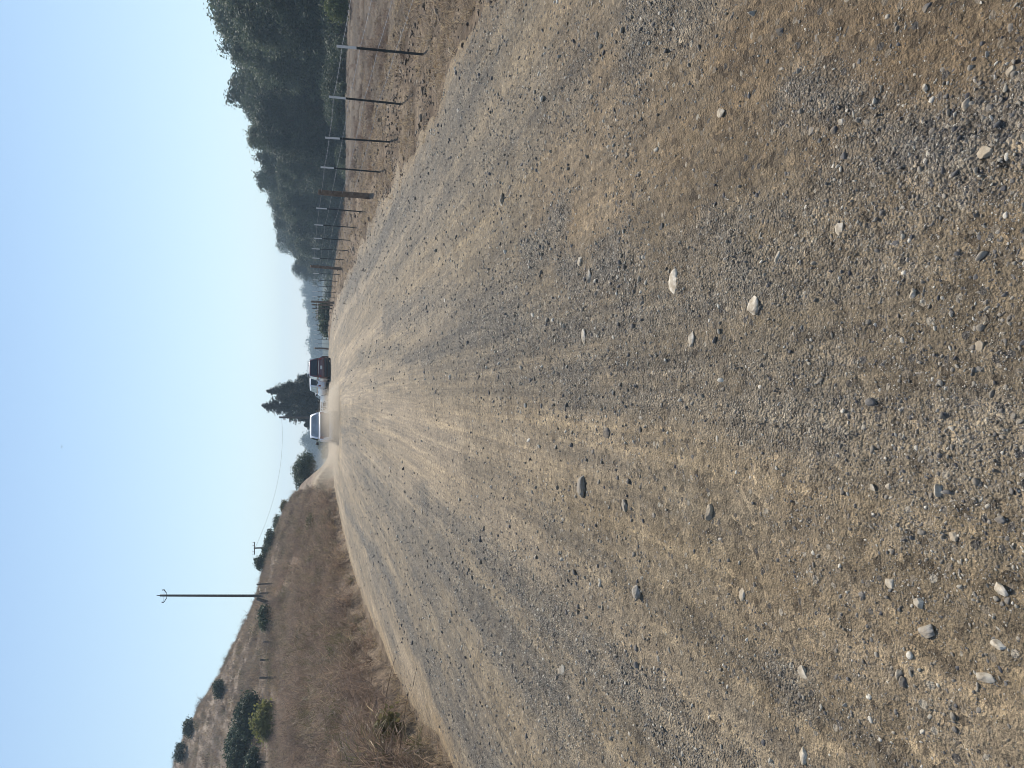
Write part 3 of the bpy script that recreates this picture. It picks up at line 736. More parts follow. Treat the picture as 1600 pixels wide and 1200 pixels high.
# ------------------------------------------------------------------ fences
WOOD = plain('weathered_wood', (0.15, 0.112, 0.082), 0.9, var=0.45, scale=9, bump=0.4)
WOODG = plain('grey_wood', (0.10, 0.085, 0.07), 0.9, var=0.4, scale=9, bump=0.4)
STEEL = plain('dark_green_steel', (0.028, 0.034, 0.036), 0.55, 0.3)
TIP = plain('white_post_paint', (0.62, 0.62, 0.60), 0.6, var=0.12)
WIRE = plain('galvanised_wire', (0.34, 0.34, 0.34), 0.5, 0.6)
PXP = [(526, 72, 661, 85), (514, 151, 629, 163), (508, 215, 612, 222), (501, 261, 595, 269), (494, 325, 567, 331), (491, 351, 555, 355.5), (490, 372, 548, 375.5),
       (487, 388.5, 543, 391.5), (488, 403, 539, 406), (489, 427, 531, 429), (489, 437, 528, 440), (488, 446.5, 525, 448.5), (488, 455.5, 524, 457), (488, 463, 523, 464.5)]
PXW = [(497, 300, 577, 307, 0.085, 'w'), (485, 416, 534, 420, 0.085, 'w'), (486, 471, 521.5, 473, 0.085, 'w'), (487, 476, 520, 477, 0.07, 'w'), (488, 481.5, 519, 482.5, 0.055, 'd'),
       (491, 544, 512.5, 545, 0.10, 'w'), (503, 557.5, 512.5, 558, 0.12, 'd')]
PXT2 = [(488, 488, 518, 489), (490, 498.5, 516.5, 499.5), (489, 508, 515, 508.6), (490, 516.5, 514, 517), (490, 523, 513, 523.6), (491, 530, 512.8, 530.5), (492, 537, 512.5, 537.5),
        (494, 548, 512.4, 548.4), (496, 553, 512.4, 553.3), (498, 562, 512.4, 562.2)]
fence = empty('wire_fence', (5.6, 14, 0)); bpy.context.view_layer.update()
tag(fence, 'barbed wire fence on white tipped steel posts and wooden posts right of the road', 'fence')
finv = Matrix.Translation((5.6, 14, 0)).inverted()
def top_of(p, v, y):
    """height above p of the photo pixel (v, y), at p's depth"""
    q = at_depth(v, y, p[1]); return q
posts = []
def t_post(root, inv, p, q, prev_name='steel_post'):
    p = inv @ Vector(p); q = inv @ Vector(q); ax = (q - p); ln = ax.length; ax.normalize()
    rotm = Vector((0, 0, 1)).rotation_difference(ax).to_matrix()
    b = MB(); b.box(tuple(p + ax * (ln * 0.39 - 0.1)), (0.036, 0.009, ln * 0.78 + 0.2), rotm); b.box(tuple(p + ax * (ln * 0.39 - 0.1) + rotm @ Vector((0, 0.016, 0))), (0.009, 0.026, ln * 0.78 + 0.2), rotm)
    o = b.build('steel_post', STEEL, root)
    b = MB(); b.box(tuple(p + ax * ln * 0.89), (0.038, 0.011, ln * 0.22), rotm); b.box(tuple(p + ax * ln * 0.89 + rotm @ Vector((0, 0.017, 0))), (0.011, 0.028, ln * 0.22), rotm)
    t = b.build('white_tip', TIP, o); return o
def w_post(root, inv, p, q, rad, mat):
    p = inv @ Vector(p); q = inv @ Vector(q); b = MB(); r = np.random.default_rng(int(abs(p.y * 100)))
    pts = [p + (q - p) * t + Vector((r.normal(0, .006), r.normal(0, .006), 0)) for t in (-0.12, 0.0, 0.25, 0.5, 0.75, 0.97, 1.0)]
    b.tube(pts, [rad * 1.05, rad * 1.05, rad, rad * 1.02, rad * 0.97, rad * 0.95, rad * 0.8], 10)
    return b.build('wooden_post', mat, root, True)
line = []
for tv, ty, bv, by in PXP + PXT2:
    p = on_flat(bv, by); p[2] = z_at(p[0], p[1]); q = top_of(p, tv, ty)
    p[2] -= 0.02
    t_post(fence, finv, p, q); line.append((p, q))
for tv, ty, bv, by, rad, kd in PXW:
    p = on_flat(bv, by); p[2] = z_at(p[0], p[1]); q = top_of(p, tv, ty)
    w_post(fence, finv, p, q, rad, WOOD if kd == 'w' else WOODG); line.append((p, q))
line.sort(key=lambda pq: math.hypot(pq[0][0], pq[0][1]) if pq[0][1] < 60 else 60 + (20 - pq[0][0]))
p0, q0 = line[0]; p1, q1 = line[1]
for k in (1, 2):                                             # two more posts carry the wires on past the frame
    p = p0 - (p1 - p0) * 0.9 * k; q = q0 - (q1 - q0) * 0.9 * k
    if k == 1: t_post(fence, finv, p, q)
    line.insert(0, (p, q))
for hgt in (0.94, 0.74, 0.54, 0.34):
    b = MB(); pts = []
    for (p, q), (p2, q2) in zip(line[:-1], line[1:]):
        a = Vector(p + (q - p) * hgt); c_ = Vector(p2 + (q2 - p2) * hgt)
        for t in (0, 0.25, 0.5, 0.75):
            pt = a.lerp(c_, t); pt.z -= 0.012 * (1 - (2 * t - 1) ** 2); pt.y -= 0.03; pts.append(finv @ pt)
    pts.append(finv @ c_)
    b.tube(pts, 0.0024, 4)
    for k in range(0, 60):                                   # barbs on the nearest spans
        t = k / 60 * 22; i = int(t)
        if i + 1 >= len(pts): break
        c0 = pts[i].lerp(pts[i + 1], t - i)
        for s in (-1, 1): b.tube([c0 + Vector((0.012 * s, 0, -0.02)), c0 + Vector((-0.012 * s, 0.008, 0.02))], 0.002, 3)
    b.build('barbed_wire', WIRE, fence)
# brace rail of the corner and the pale rags tied on it
cp = [l for l in line if abs(l[0][0] - 6.7) < 1.6 and l[0][1] > 52]
pa = on_flat(521.5, 472); pb = on_flat(516.5, 499.5)
b = MB(); b.tube([finv @ Vector((pa[0], pa[1] - .12, pa[2] + 1.16)), finv @ Vector((pb[0], pb[1] - .12, pb[2] + 1.2))], 0.03, 8); b.build('brace_rail', WOODG, fence, True)
for k in range(7):
    b = MB(); t = (k + 0.5) / 7; c_ = finv @ Vector(pa + (pb - pa) * t + np.array([0, -0.155, 1.17]))
    b.box(tuple(c_ + Vector((0, 0, rng.normal(0, .02)))), (0.2 + 0.12 * (k % 2), 0.02, 0.085)); b.build('rag', TIP, fence)

# hillside fence
def hill_pt(v, y):
    a = az_of(v, y); r = float(np.interp(a, BEND[:, 0], BEND[:, 1])); x = r * math.sin(R(a)); yy = r * math.cos(R(a))
    return np.array([x, yy, z_at(x, yy)])
HF = [(401, 913, 410, 913.5, .04), (405, 927, 430, 927, .05), (418, 976, 430, 976, .05), (420, 958, 437, 960, .045), (411, 1002.5, 428, 1004, .05), (406, 1031, 429, 1031, .05),
      (405, 1059, 435, 1058, .055), (410, 1096, 432, 1097, .05), (412, 1138, 428, 1138, .05), (402, 1191, 434, 1189, .06)]
hf = empty('hillside_fence', tuple(hill_pt(429, 1031))); hinv = Matrix.Translation(hf.location).inverted()
tag(hf, 'old fence of thin dark posts running across the left hillside', 'fence')
hl = []
for tv, ty, bv, by, rad in sorted(HF, key=lambda k: k[1]):
    p = hill_pt(bv, by); q = top_of(p, tv, ty); w_post(hf, hinv, p, q, rad * 1.35, WOODG); hl.append((p, q))
p = hill_pt(431.5, 943); q = top_of(p, 401, 935)
w_post(hf, hinv, p, q, 0.12, WOODG)['label'] = 'thick leaning wooden post'
for hgt in (0.92, 0.6):
    b = MB(); b.tube([hinv @ Vector(p + (q - p) * hgt) for p, q in hl], 0.004, 4); b.build('fence_wire', WIRE, hf)

# ------------------------------------------------------------------ utility poles and their wires
POLE = plain('pole_wood', (0.075, 0.062, 0.052), 0.9, var=0.4, scale=4, bump=0.3)
INS = plain('pole_insulator', (0.20, 0.20, 0.21), 0.35)
def pole(top, base, rad, arm_w, arm_drop, label, arm_az, tilted=False):
    e = empty('utility_pole', tuple(base)); inv = Matrix.Translation(e.location).inverted(); tag(e, label, 'utility pole')
    t = inv @ Vector(top); b = MB(); b.tube([t * s for s in (-0.05, 0, 0.3, 0.6, 0.9, 1.0)], [rad, rad, rad * .93, rad * .85, rad * .78, rad * .74], 12); b.build('shaft', POLE, e, True)
    c_ = t * (1 - arm_drop / t.length); d = Vector((math.cos(arm_az), math.sin(arm_az), 0))
    rotm = Matrix.Rotation(arm_az, 3, 'Z')
    b = MB()
    if tilted:                                               # V shaped arm ends dropping to the shaft
        for s in (-1, 1):
            b.tube([c_ + d * s * arm_w * 0.5 + Vector((0, -rad, 0.12)), c_ + d * s * arm_w * 0.2 + Vector((0, -rad, -0.10))], 0.034, 6)
        b.box(tuple(c_ + Vector((0, -rad - 0.02, -0.12))), (arm_w * 0.42, 0.03, 0.035), rotm); b.box(tuple(c_ + Vector((0, -rad - 0.02, 0.1))), (arm_w * 0.9, 0.02, 0.02), rotm)
    else: b.box(tuple(c_ + Vector((0, -rad, 0))), (arm_w, 0.10, 0.12), rotm)
    a = b.build('crossarm', POLE, e)
    for s in (-1, -0.5, 0.5, 1) if not tilted else (-1, 1):
        b = MB(); q = c_ + d * s * arm_w * 0.46 + Vector((0, -rad, 0.06)); b.tube([q, q + Vector((0, 0, 0.1)), q + Vector((0, 0, 0.11)), q + Vector((0, 0, 0.22))], [0.02, 0.03, 0.06, 0.04], 8); b.build('insulator', INS, a, True)
    if tilted: b = MB(); b.tube([t, t + Vector((0.03, 0, 0.28))], [0.05, 0.03], 8); b.build('top_pin', INS, e, True)
    return e
bp_ = hit(413, 931, 40, 200)
pole(top_of(bp_, 250, 930.5), bp_, 0.125, 1.15, 0.45, 'tall bare wooden utility pole standing on the hillside against open sky', 0.2, True)
b2 = at_depth(420, 857, 112.0); b2[2] = z_at(b2[0], b2[1])
pole(top_of(b2, 396.5, 856.5), b2, 0.14, 1.75, 0.12, 'utility pole mostly hidden by the hill crest with only its crossarm showing above shrubs', 0.1)
b3 = at_depth(500, 654, 118.0); b3[2] = z_at(b3[0], b3[1])
pole(top_of(b3, 436, 652), b3, 0.20, 1.9, 0.9, 'slim grey utility pole in front of the dark conifers above the moving car', 1.2)
c3 = top_of(b3, 440, 653); c2 = top_of(b2, 398, 857)
b = MB(); pts = []
for k in range(25):
    t = k / 24; q = Vector(c2).lerp(Vector(c3), t); q.z -= 2.6 * 4 * t * (1 - t) * 0.5; pts.append(q)
b.tube(pts, 0.012, 4); o = b.build('power_line', STEEL); tag(o, 'thin sagging power line strung between the two farther utility poles', 'power line')

# ------------------------------------------------------------------ trees
def crown_mesh(seed, blobs, n, leaf, flat=0.75, stretch=1.0):
    """leaf sized faces spread through blobs [(cx,cy,cz,rx,ry,rz)], gathered into sprays with gaps between"""
    r = np.random.default_rng(seed); B = np.array(blobs, float)
    wgt = (B[:, 3] * B[:, 4] * B[:, 5]) ** (0.67); wgt /= wgt.sum()
    ns = max(12, n // 16)
    bi = r.choice(len(B), ns, p=wgt); d = r.normal(size=(ns, 3)); d /= np.linalg.norm(d, axis=1)[:, None]
    rad = r.random(ns) ** 0.32
    C = B[bi, :3] + d * rad[:, None] * B[bi, 3:]
    msk = fbm(C[:, 0] * 0.8 / stretch + C[:, 2] * 0.37, C[:, 1] * 0.8 / stretch - C[:, 2] * 0.9, seed) > 0.38
    C = C[msk]; d = d[msk]; ns = len(C)
    cs = r.random(ns)
    P = np.repeat(C, 16, 0) + r.normal(size=(ns * 16, 3)) * leaf * np.array([1.7, 1.7, 1.2]); m_ = len(P)
    nrm = r.normal(size=(m_, 3)) + np.repeat(d, 16, 0) * 0.8 + np.array([0, 0, flat]); nrm /= np.linalg.norm(nrm, axis=1)[:, None]
    a = np.cross(nrm, r.normal(size=(m_, 3))); a /= np.linalg.norm(a, axis=1)[:, None]; b_ = np.cross(nrm, a)
    sz = leaf * r.uniform(0.55, 1.25, m_)[:, None]
    V = np.stack([P - a * sz, P + b_ * sz * 0.5, P + a * sz, P - b_ * sz * 0.5], 1).reshape(-1, 3)
    F_ = np.arange(m_ * 4).reshape(-1, 4)
    sh = np.clip(np.repeat(cs, 16) * 0.6 + r.random(m_) * 0.4, 0, 1)
    return V, F_, sh
LEAF_D = leaf_mat('dark_leaves', (0.022, 0.036, 0.022), (0.085, 0.112, 0.065), 0.25)
LEAF_G = leaf_mat('grey_green_leaves', (0.035, 0.052, 0.034), (0.13, 0.16, 0.10), 0.3)
LEAF_L = leaf_mat('light_green_leaves', (0.05, 0.068, 0.024), (0.14, 0.17, 0.065), 0.3)
LEAF_Y = leaf_mat('yellow_green_leaves', (0.07, 0.075, 0.022), (0.22, 0.22, 0.07), 0.4)
LEAF_C = leaf_mat('conifer_needles', (0.012, 0.020, 0.014), (0.040, 0.056, 0.036), 0.1)
BARK = plain('bark', (0.085, 0.065, 0.05), 0.95, var=0.4, scale=5, bump=0.5)
def trunk_mesh(h, rad, seed, limbs=6, lean=0.05):
    r = np.random.default_rng(seed); b = MB(); lx, ly = r.normal(0, lean, 2)
    pts = [Vector((lx * h * t * t, ly * h * t * t, h * t)) for t in (-0.04, 0.0, 0.15, 0.4, 0.65, 0.85)]
    b.tube(pts, [rad * 1.5, rad * 1.3, rad, rad * .8, rad * .5, rad * .2], 8)
    for k in range(limbs):
        t = r.uniform(0.25, 0.7); a = r.uniform(0, 6.28); p = Vector((lx * h * t * t, ly * h * t * t, h * t)); ln = h * r.uniform(0.18, 0.32)
        d = Vector((math.cos(a), math.sin(a), r.uniform(0.5, 1.1)))
        b.tube([p, p + d * ln * .5, p + d * ln + Vector((0, 0, ln * .25))], [rad * .4, rad * .25, rad * .08], 5)
    return b
def tree_protos():
    """broadleaf crowns of unit height 1 .. scaled later; several shapes"""
    P = []
    for s in range(7):
        r = np.random.default_rng(900 + s); H = 14.0; bl = []
        tall = s in (1, 4)
        nb = 13
        for k in range(nb):
            t = (k + 0.5) / nb; zc = H * (0.07 + 0.83 * t); prof = math.sin(math.pi * min(1, 0.22 + 0.78 * t) ** 0.9) ** 0.7
            wr = (2.1 if tall else 3.1) * prof; a = k * 2.4 + r.uniform(0, 1)
            rr = r.uniform(1.0, 1.7) * (0.85 if tall else 1.1)
            bl.append((math.cos(a) * wr * 0.75, math.sin(a) * wr * 0.75, zc, rr * 1.15, rr * 1.15, rr * (1.25 if tall else 0.95)))
        for k in range(5): bl.append((r.normal(0, .8), r.normal(0, .8), H * r.uniform(0.82, 0.95), .75, .75, r.uniform(.8, 1.5)))
        bl.append((0, 0, H * 0.5, 1.9, 1.9, H * 0.34))
        V, F_, sh = crown_mesh(900 + s, bl, 22000, 0.17)
        P.append((V, F_, sh, H))
    return P
TP = tree_protos()
TPM = {}
def crown_data(k, mat):
    key = (k, mat.name)
    if key not in TPM:
        V, F_, sh, H = TP[k]
        o = np_mesh('crown', V, F_, mat, False, {'shade': ('FACE', 'FLOAT', sh)}, link=False); TPM[key] = o
    return TPM[key]
TRK = [trunk_mesh(14.0, 0.22, 40 + k).build('trunk', BARK, None, True) for k in range(3)]
for t in TRK: COL.objects.unlink(t)
def broadleaf(x, y, h, wd, k, mat, label, group=None, name='leafy_tree'):
    z = z_at(x, y); e = empty(name, (x, y, z), rng.uniform(0, 6.28)); s = h / 14.0
    for src in (TRK[k % 3], crown_data(k % len(TP), mat)):
        c_ = src.copy(); COL.objects.link(c_); c_.parent = e; c_.scale = (s * wd, s * wd, s) if src.name.startswith('crown') else (s * .8, s * .8, s * .84)
    return tag(e, label, 'tree', group)
# the wood beyond the field
TOPS_Y = [-260, -120, 0, 25, 50, 75, 100, 125, 150, 175, 200, 225, 240, 260, 280, 300, 325, 350, 380, 400, 412, 421, 431, 438]
TOPS_V = [262, 285, 307, 318, 326, 330, 342, 352, 366, 370, 372, 384, 396, 410, 408, 411, 418, 428, 436, 437, 440, 445, 455, 468]
def wood_xy(iy, off):
    """a spot in the wood seen at photo row iy; its edge runs along x = 45"""
    slope = (600 - iy) / F_PX
    xx = 43 + off - 13 * min(1, max(0, (iy - 150) / 280)); yy = xx / slope / 1.03
    return xx, yy
cnt = 0
for row, (off, step) in enumerate(((0, 17), (7, 21), (15, 26))):
    iy = -150.0 + row * 8
    while iy < 436:
        x, y = wood_xy(iy + rng.normal(0, 4), off + rng.normal(0, 1.5))
        if y < 400:
            tv = np.interp(iy, TOPS_Y, TOPS_V) + rng.normal(4, 7) + (16 if row == 0 else 0) + (-2 if row == 2 else 0)
            top = at_depth(tv, iy, y)[2]; h = top - z_at(x, y)
            if h > 4:
                mat = (LEAF_D, LEAF_G, LEAF_D)[cnt % 3] if row else (LEAF_D, LEAF_D, LEAF_G)[cnt % 3]
                if row == 0: lab = 'front tree of the wood across the field with leaves almost to the ground'
                elif row == 1: lab = 'middle tree of the dense wood, its crown rising over the front trees'
                else: lab = 'back tree of the wood with only its top against the sky'
                broadleaf(x, y, h, rng.uniform(1.0, 1.35) * np.clip(14 / h, 0.9, 1.5), cnt, mat, lab, ['front', 'middle', 'back'][row] + ' trees of the wood across the field')
                cnt += 1
        iy += step * rng.uniform(0.75, 1.2) * (0.75 if iy > 250 else 1)
def bush(x, y, w_, h, seed, mat, label, name='bush', n=2600, leaf=0.14, group=None, zoff=0.0, cat='bush'):
    r = np.random.default_rng(seed); bl = []
    for k in range(9):
        a = k * 2.4; q = math.sqrt((k + .5) / 9) * 0.62
        bl.append((math.cos(a) * w_ * q * .5, math.sin(a) * w_ * q * .5, h * (0.62 - 0.35 * q + r.normal(0, .05)), w_ * .26, w_ * .26, h * .3))
    bl.append((0, 0, h * .35, w_ * .42, w_ * .42, h * .36))
    V, F_, sh = crown_mesh(seed, bl, n, leaf)
    e = empty(name, (x, y, z_at(x, y) + zoff))
    np_mesh('crown', V, F_, mat, False, {'shade': ('FACE', 'FLOAT', sh)}, parent=e)
    b = MB()
    for k in range(5):
        a = k * 1.3; b.tube([(0, 0, -.1), (math.cos(a) * w_ * .1, math.sin(a) * w_ * .1, h * .25), (math.cos(a) * w_ * .28, math.sin(a) * w_ * .28, h * .65)], [0.02 * h + .01, 0.015 * h, .008 * h], 5)
    b.build('stem', BARK, e)
    return tag(e, label, cat, group)
def bush_px(v0, v1, y0, y1, depth, seed, mat, label, hitground=False, push=0.0, **kw):
    """a bush that fills the photo box (top v0, bottom v1, rows y0..y1)"""
    yc = (y0 + y1) / 2
    if hitground:
        k = hit(v1 - 1, yc, 20, 300)
        depth = (k[1] if abs(k[1] - depth) < 25 else depth) + push
    p = at_depth(v1, yc, depth); zg = z_at(p[0], p[1]); q = at_depth(v0, yc, depth)
    w_ = (y1 - y0) / F_PX * depth * 0.88
    return bush(p[0], depth, w_, max(q[2] - zg, 0.5) * 1.02, seed, mat, label, **kw)
# shrubs at the foot of the wood
bush_px(500, 540, -22, 44, 62, 11, LEAF_L, 'bushy grey green shrub at the photo top edge where field meets wood', n=4200, leaf=0.11)
bush_px(525, 538, 132, 148, 84, 12, LEAF_G, 'small round shrub at the foot of the wood behind the second steel post', n=900)
bush_px(522, 539, 228, 262, 96, 13, LEAF_G, 'low dark shrub at the foot of the wood behind the fourth steel post', n=1600)
bush_px(518, 537, 62, 82, 76, 14, LEAF_G, 'small pale shrub at the foot of the wood behind the nearest steel post', n=1000)
for k, (a0, a1, v0, dep) in enumerate(((346, 372, 509, 165), (362, 392, 507, 185), (385, 408, 505, 200), (398, 424, 503, 190), (414, 440, 501, 180), (432, 458, 499, 170), (450, 472, 497, 160))):
    bush_px(v0, 530, a0, a1, dep, 30 + k, (LEAF_L, LEAF_L, LEAF_D, LEAF_G, LEAF_D, LEAF_D, LEAF_D)[k],
            ['bright green bush low behind the fence at the near end of the green row', 'bright green bush second in the green row behind the fence wires', 'greyish green bush behind the posts before the second wooden post',
             'soft green bush directly behind the second wooden post', 'soft green bush just past the second wooden post', 'dull green bush behind the last run of steel posts', 'dull green bush just before the fence corner'][k], n=2600, leaf=0.22)
for k, iy in enumerate(np.arange(-60, 345, 19.0)):
    x, y = wood_xy(iy + rng.normal(0, 3), -3.5 + rng.normal(0, 1))
    bush(x, y, rng.uniform(5, 8), rng.uniform(2.2, 4.0), 200 + k, LEAF_D if k % 3 else LEAF_G, 'dark undergrowth bush along the foot of the wood across the field', n=3200, leaf=0.16, group='undergrowth bushes at the foot of the wood')
# trees right behind the fence corner
for k, (y0, y1, v0, dep, mt, lab) in enumerate(((468, 492, 480, 105, LEAF_G, 'grey green tree behind the wooden posts of the fence corner'), (484, 512, 482, 110, LEAF_D, 'dark rounded tree behind the pale rags of the brace rail'),
        (503, 527, 489, 100, LEAF_D, 'low dark tree at the tail of the fence corner thicket'), (474, 500, 496, 84, LEAF_D, 'dark bush low behind the corner brace'), (494, 524, 500, 86, LEAF_D, 'dark bush low behind the thin posts past the corner'))):
    bush_px(v0, 520, y0, y1, dep, 60 + k, mt, lab, n=3000, leaf=0.2, name='rounded_tree' if k < 3 else 'bush', cat='tree' if k < 3 else 'bush')
# hillside shrubs on the left
bush_px(453, 494, 706, 770, 86, 71, LEAF_D, 'big round dark tree at the low end of the hill crest', n=15000, leaf=0.12, name='rounded_tree', cat='tree')
HB = [(438, 448, 784, 802, 88, OLIVE, 'low faded shrub on the hill crest nearest the big round tree'), (426, 439, 803, 832, 89, LEAF_D, 'spiky dark shrub midway along the crest shrub line'),
      (411, 432, 824, 866, 90, LEAF_D, 'dense dark shrub on the crest beside the half hidden crossarm'), (394, 418, 868, 890, 90, LEAF_D, 'loose airy shrub topping the crest shrub line'),
      (409, 422, 853, 872, 89, LEAF_D, 'dark shrub on the crest just below the half hidden crossarm'), (403, 428, 950, 968, 66, LEAF_D, 'small dark bush by the hillside fence next to the leaning post'),
      (406, 424, 966, 980, 66, LEAF_G, 'thin little bush second along the hillside fence from the leaning post'), (332, 352, 1062, 1092, 99, LEAF_D, 'lone round shrub on the bare upper hillside'),
      (282, 306, 1122, 1150, 103, LEAF_D, 'dark shrub on the skyline of the high hill'), (270, 292, 1160, 1192, 105, LEAF_D, 'dark shrub on the skyline at the photo bottom edge'),
      (350, 400, 1128, 1200, 82, LEAF_D, 'large dark green thicket on the hill at the photo bottom edge'), (362, 416, 1086, 1150, 80, LEAF_D, 'large dark green thicket behind the bright round bush'),
      (385, 418, 1170, 1230, 74, LEAF_D, 'lower dark thicket cut by the photo bottom edge'), (392, 432, 1100, 1155, 60, LEAF_Y, 'bright yellow green round bush beside the hillside fence')]
for k, (v0, v1, y0, y1, dep, mt, lab) in enumerate(HB):
    big = (y1 - y0) > 45
    bush_px(v0, v1, y0, y1, dep, 80 + k, mt, lab, True, push=2.4 if big and mt is LEAF_D else 0.0, n=9000 if big else 2600, leaf=0.13 if big else 0.11)
# olive scrub patches low on the bank
for k, (v0, v1, y0, y1) in enumerate(((500, 535, 1010, 1075), (510, 545, 1085, 1140), (470, 495, 870, 890), (455, 480, 985, 1010), (585, 622, 1120, 1175), (478, 500, 1110, 1165), (470, 492, 800, 850))):
    p = hit(v1, (y0 + y1) / 2, 8, 120); q = top_of(p, v0, (y0 + y1) / 2)
    bush(p[0], p[1], (y1 - y0) / F_PX * p[1], max(0.4, (q[2] - p[2]) * 0.75), 120 + k, OLIVE, ['grey olive scrub bush in the middle of the brushy bank', 'grey olive scrub bush low on the bank toward the photo bottom', 'small dark scrub bush on the bank under the crest shrubs',
         'small scrub bush high on the bank below the small fence bushes', 'scrub bush nearest the camera at the foot of the bank', 'scrub bush high on the bank below the bright round bush', 'dim scrub patch on the far end of the bank'][k], n=1100, leaf=0.06, name='scrub_bush')

# dark conifers beyond the parked cars
def conifer(ix_top, iy, depth, w_px, seed, label):
    q = at_depth(ix_top, iy, depth); x = q[0]; zg = z_at(x, depth); H = q[2] - zg; r = np.random.default_rng(seed)
    e = empty('conifer', (x, depth, zg)); tag(e, label, 'conifer', None)
    wmax = w_px / F_PX * depth * 0.5; P = []; D = []; b = MB()
    b.tube([(0, 0, -.2), (0, 0, H * .5), (0, 0, H * .98)], [0.03 * H * .8, 0.016 * H, 0.004 * H], 8)
    nb = 260
    for k in range(nb):
        t = (k / nb) ** 0.85; zz = H * (0.06 + 0.93 * t); ln = wmax * (1 - t) ** 0.66 * r.uniform(0.25, 1.25) + 0.04; a = k * 2.4 + r.normal(0, .3); ln *= 1 + 0.22 * math.sin(3 * a + seed) + 0.2 * math.sin(zz * 1.7 + seed * 2)
        d = np.array([math.cos(a), math.sin(a), r.uniform(-0.1, 0.35)])
        b.tube([(0, 0, zz), tuple(np.array([0, 0, zz]) + d * ln * 0.9)], [0.03, 0.008], 3)
        m_ = int(12 + 60 * ln)
        s = r.random(m_) ** 0.7
        pp = np.array([0, 0, zz]) + d[None] * (s * ln)[:, None] + r.normal(size=(m_, 3)) * np.array([.17, .17, .13]) * (0.12 + 0.75 * min(ln, 1.6)) - np.array([0, 0, 1]) * (s * s * ln * 0.15)[:, None]
        P.append(pp); D.append(np.repeat(d[None], m_, 0))
    P = np.concatenate(P); D = np.concatenate(D); m_ = len(P)
    n_ = r.normal(size=(m_, 3)) + np.array([0, 0, .6]); n_ /= np.linalg.norm(n_, axis=1)[:, None]
    a = np.cross(n_, D + r.normal(0, .5, (m_, 3))); a /= np.linalg.norm(a, axis=1)[:, None]; b_ = np.cross(n_, a); sz = 0.13 * r.uniform(.5, 1.3, m_)[:, None]
    V = np.stack([P - b_ * sz * 1.3, P + a * sz * .5, P + b_ * sz * 1.3, P - a * sz * .5], 1).reshape(-1, 3)
    b.build('trunk', BARK, e)
    np_mesh('crown', V, np.arange(m_ * 4).reshape(-1, 4), LEAF_C, False, {'shade': ('FACE', 'FLOAT', r.random(m_))}, parent=e)
conifer(407, 634, 130, 74, 1, 'tallest dark pointed conifer behind the parked cars')
conifer(415, 611, 128, 66, 2, 'second dark conifer with a blunt tip beside the tallest one')
conifer(446, 650, 133, 66, 3, 'shorter dark conifer behind the utility pole over the moving car')
conifer(466, 590, 126, 44, 4, 'shorter dark conifer rising over the dark red parked car')
conifer(434, 622, 124, 70, 5, 'bushy dark conifer filling the gap between the two pointed ones')
conifer(440, 603, 125, 56, 6, 'low bushy dark conifer over the second parked car')
conifer(474, 664, 127, 44, 7, 'lowest dark conifer with sparse drooping twigs over the moving car roof')

# far woods fading into the haze
def far_wood(name, y0, y1, v_tops, depth, seed, label, n=9):
    r = np.random.default_rng(seed); bl = []
    k = y0
    while k < y1:
        tv = np.interp(k, [a for a, _ in v_tops], [b_ for _, b_ in v_tops]) + r.normal(0, 2.0)
        q = at_depth(tv, k, depth * r.uniform(0.97, 1.05)); zg = -8.0; h = max(2.5, q[2] - zg); wr = r.uniform(2.6, 4.6) * depth / 600
        bl += [(q[0], q[1], zg + h * .38, wr * 1.1, wr, h * .42), (q[0] + r.normal(0, wr * .3), q[1], zg + h * .72, wr * .75, wr * .75, h * .27), (q[0] + r.normal(0, wr * .5), q[1] - 1, zg + h * .55, wr * .7, wr * .7, h * .3)]
        k += wr * 1.05 * F_PX / depth
    V, F_, sh = crown_mesh(seed, bl, int(len(bl) * 420), 0.85 * depth / 600, stretch=5.0)
    o = np_mesh(name, V, F_, LEAF_G, False, {'shade': ('FACE', 'FLOAT', sh)}); tag(o, label, 'far woods', kind='stuff')
far_wood('far_woods', 430, 580, [(430, 470), (452, 472), (470, 476), (480, 478), (500, 480), (518, 482), (522, 486), (535, 481), (548, 484), (562, 488), (580, 492)], 640, 5, 'hazy blue line of distant woods beyond the fence corner')
far_wood('far_woods', 655, 760, [(655, 486), (675, 480), (685, 474), (700, 473), (706, 479), (715, 474), (730, 478), (760, 482)], 560, 6, 'hazy blue distant woods between the moving car and the round tree')
far_wood('far_woods', 280, 740, [(280, 486), (420, 488), (560, 487), (640, 490), (740, 488)], 1050, 8, 'faintest band of woods along the valley floor at the horizon')
for k, (v0, y0, y1, dep) in enumerate(((486, 676, 690, 210), (487, 688, 704, 230), (490, 698, 716, 200))):
    bush_px(v0, 512, y0, y1, dep, 150 + k, LEAF_G, ['hazy tree low behind the moving car mirror', 'hazy tree in the gap between moving car and round tree', 'hazy low tree against the flank of the round dark tree'][k], n=1800, leaf=0.35, name='rounded_tree', cat='tree')

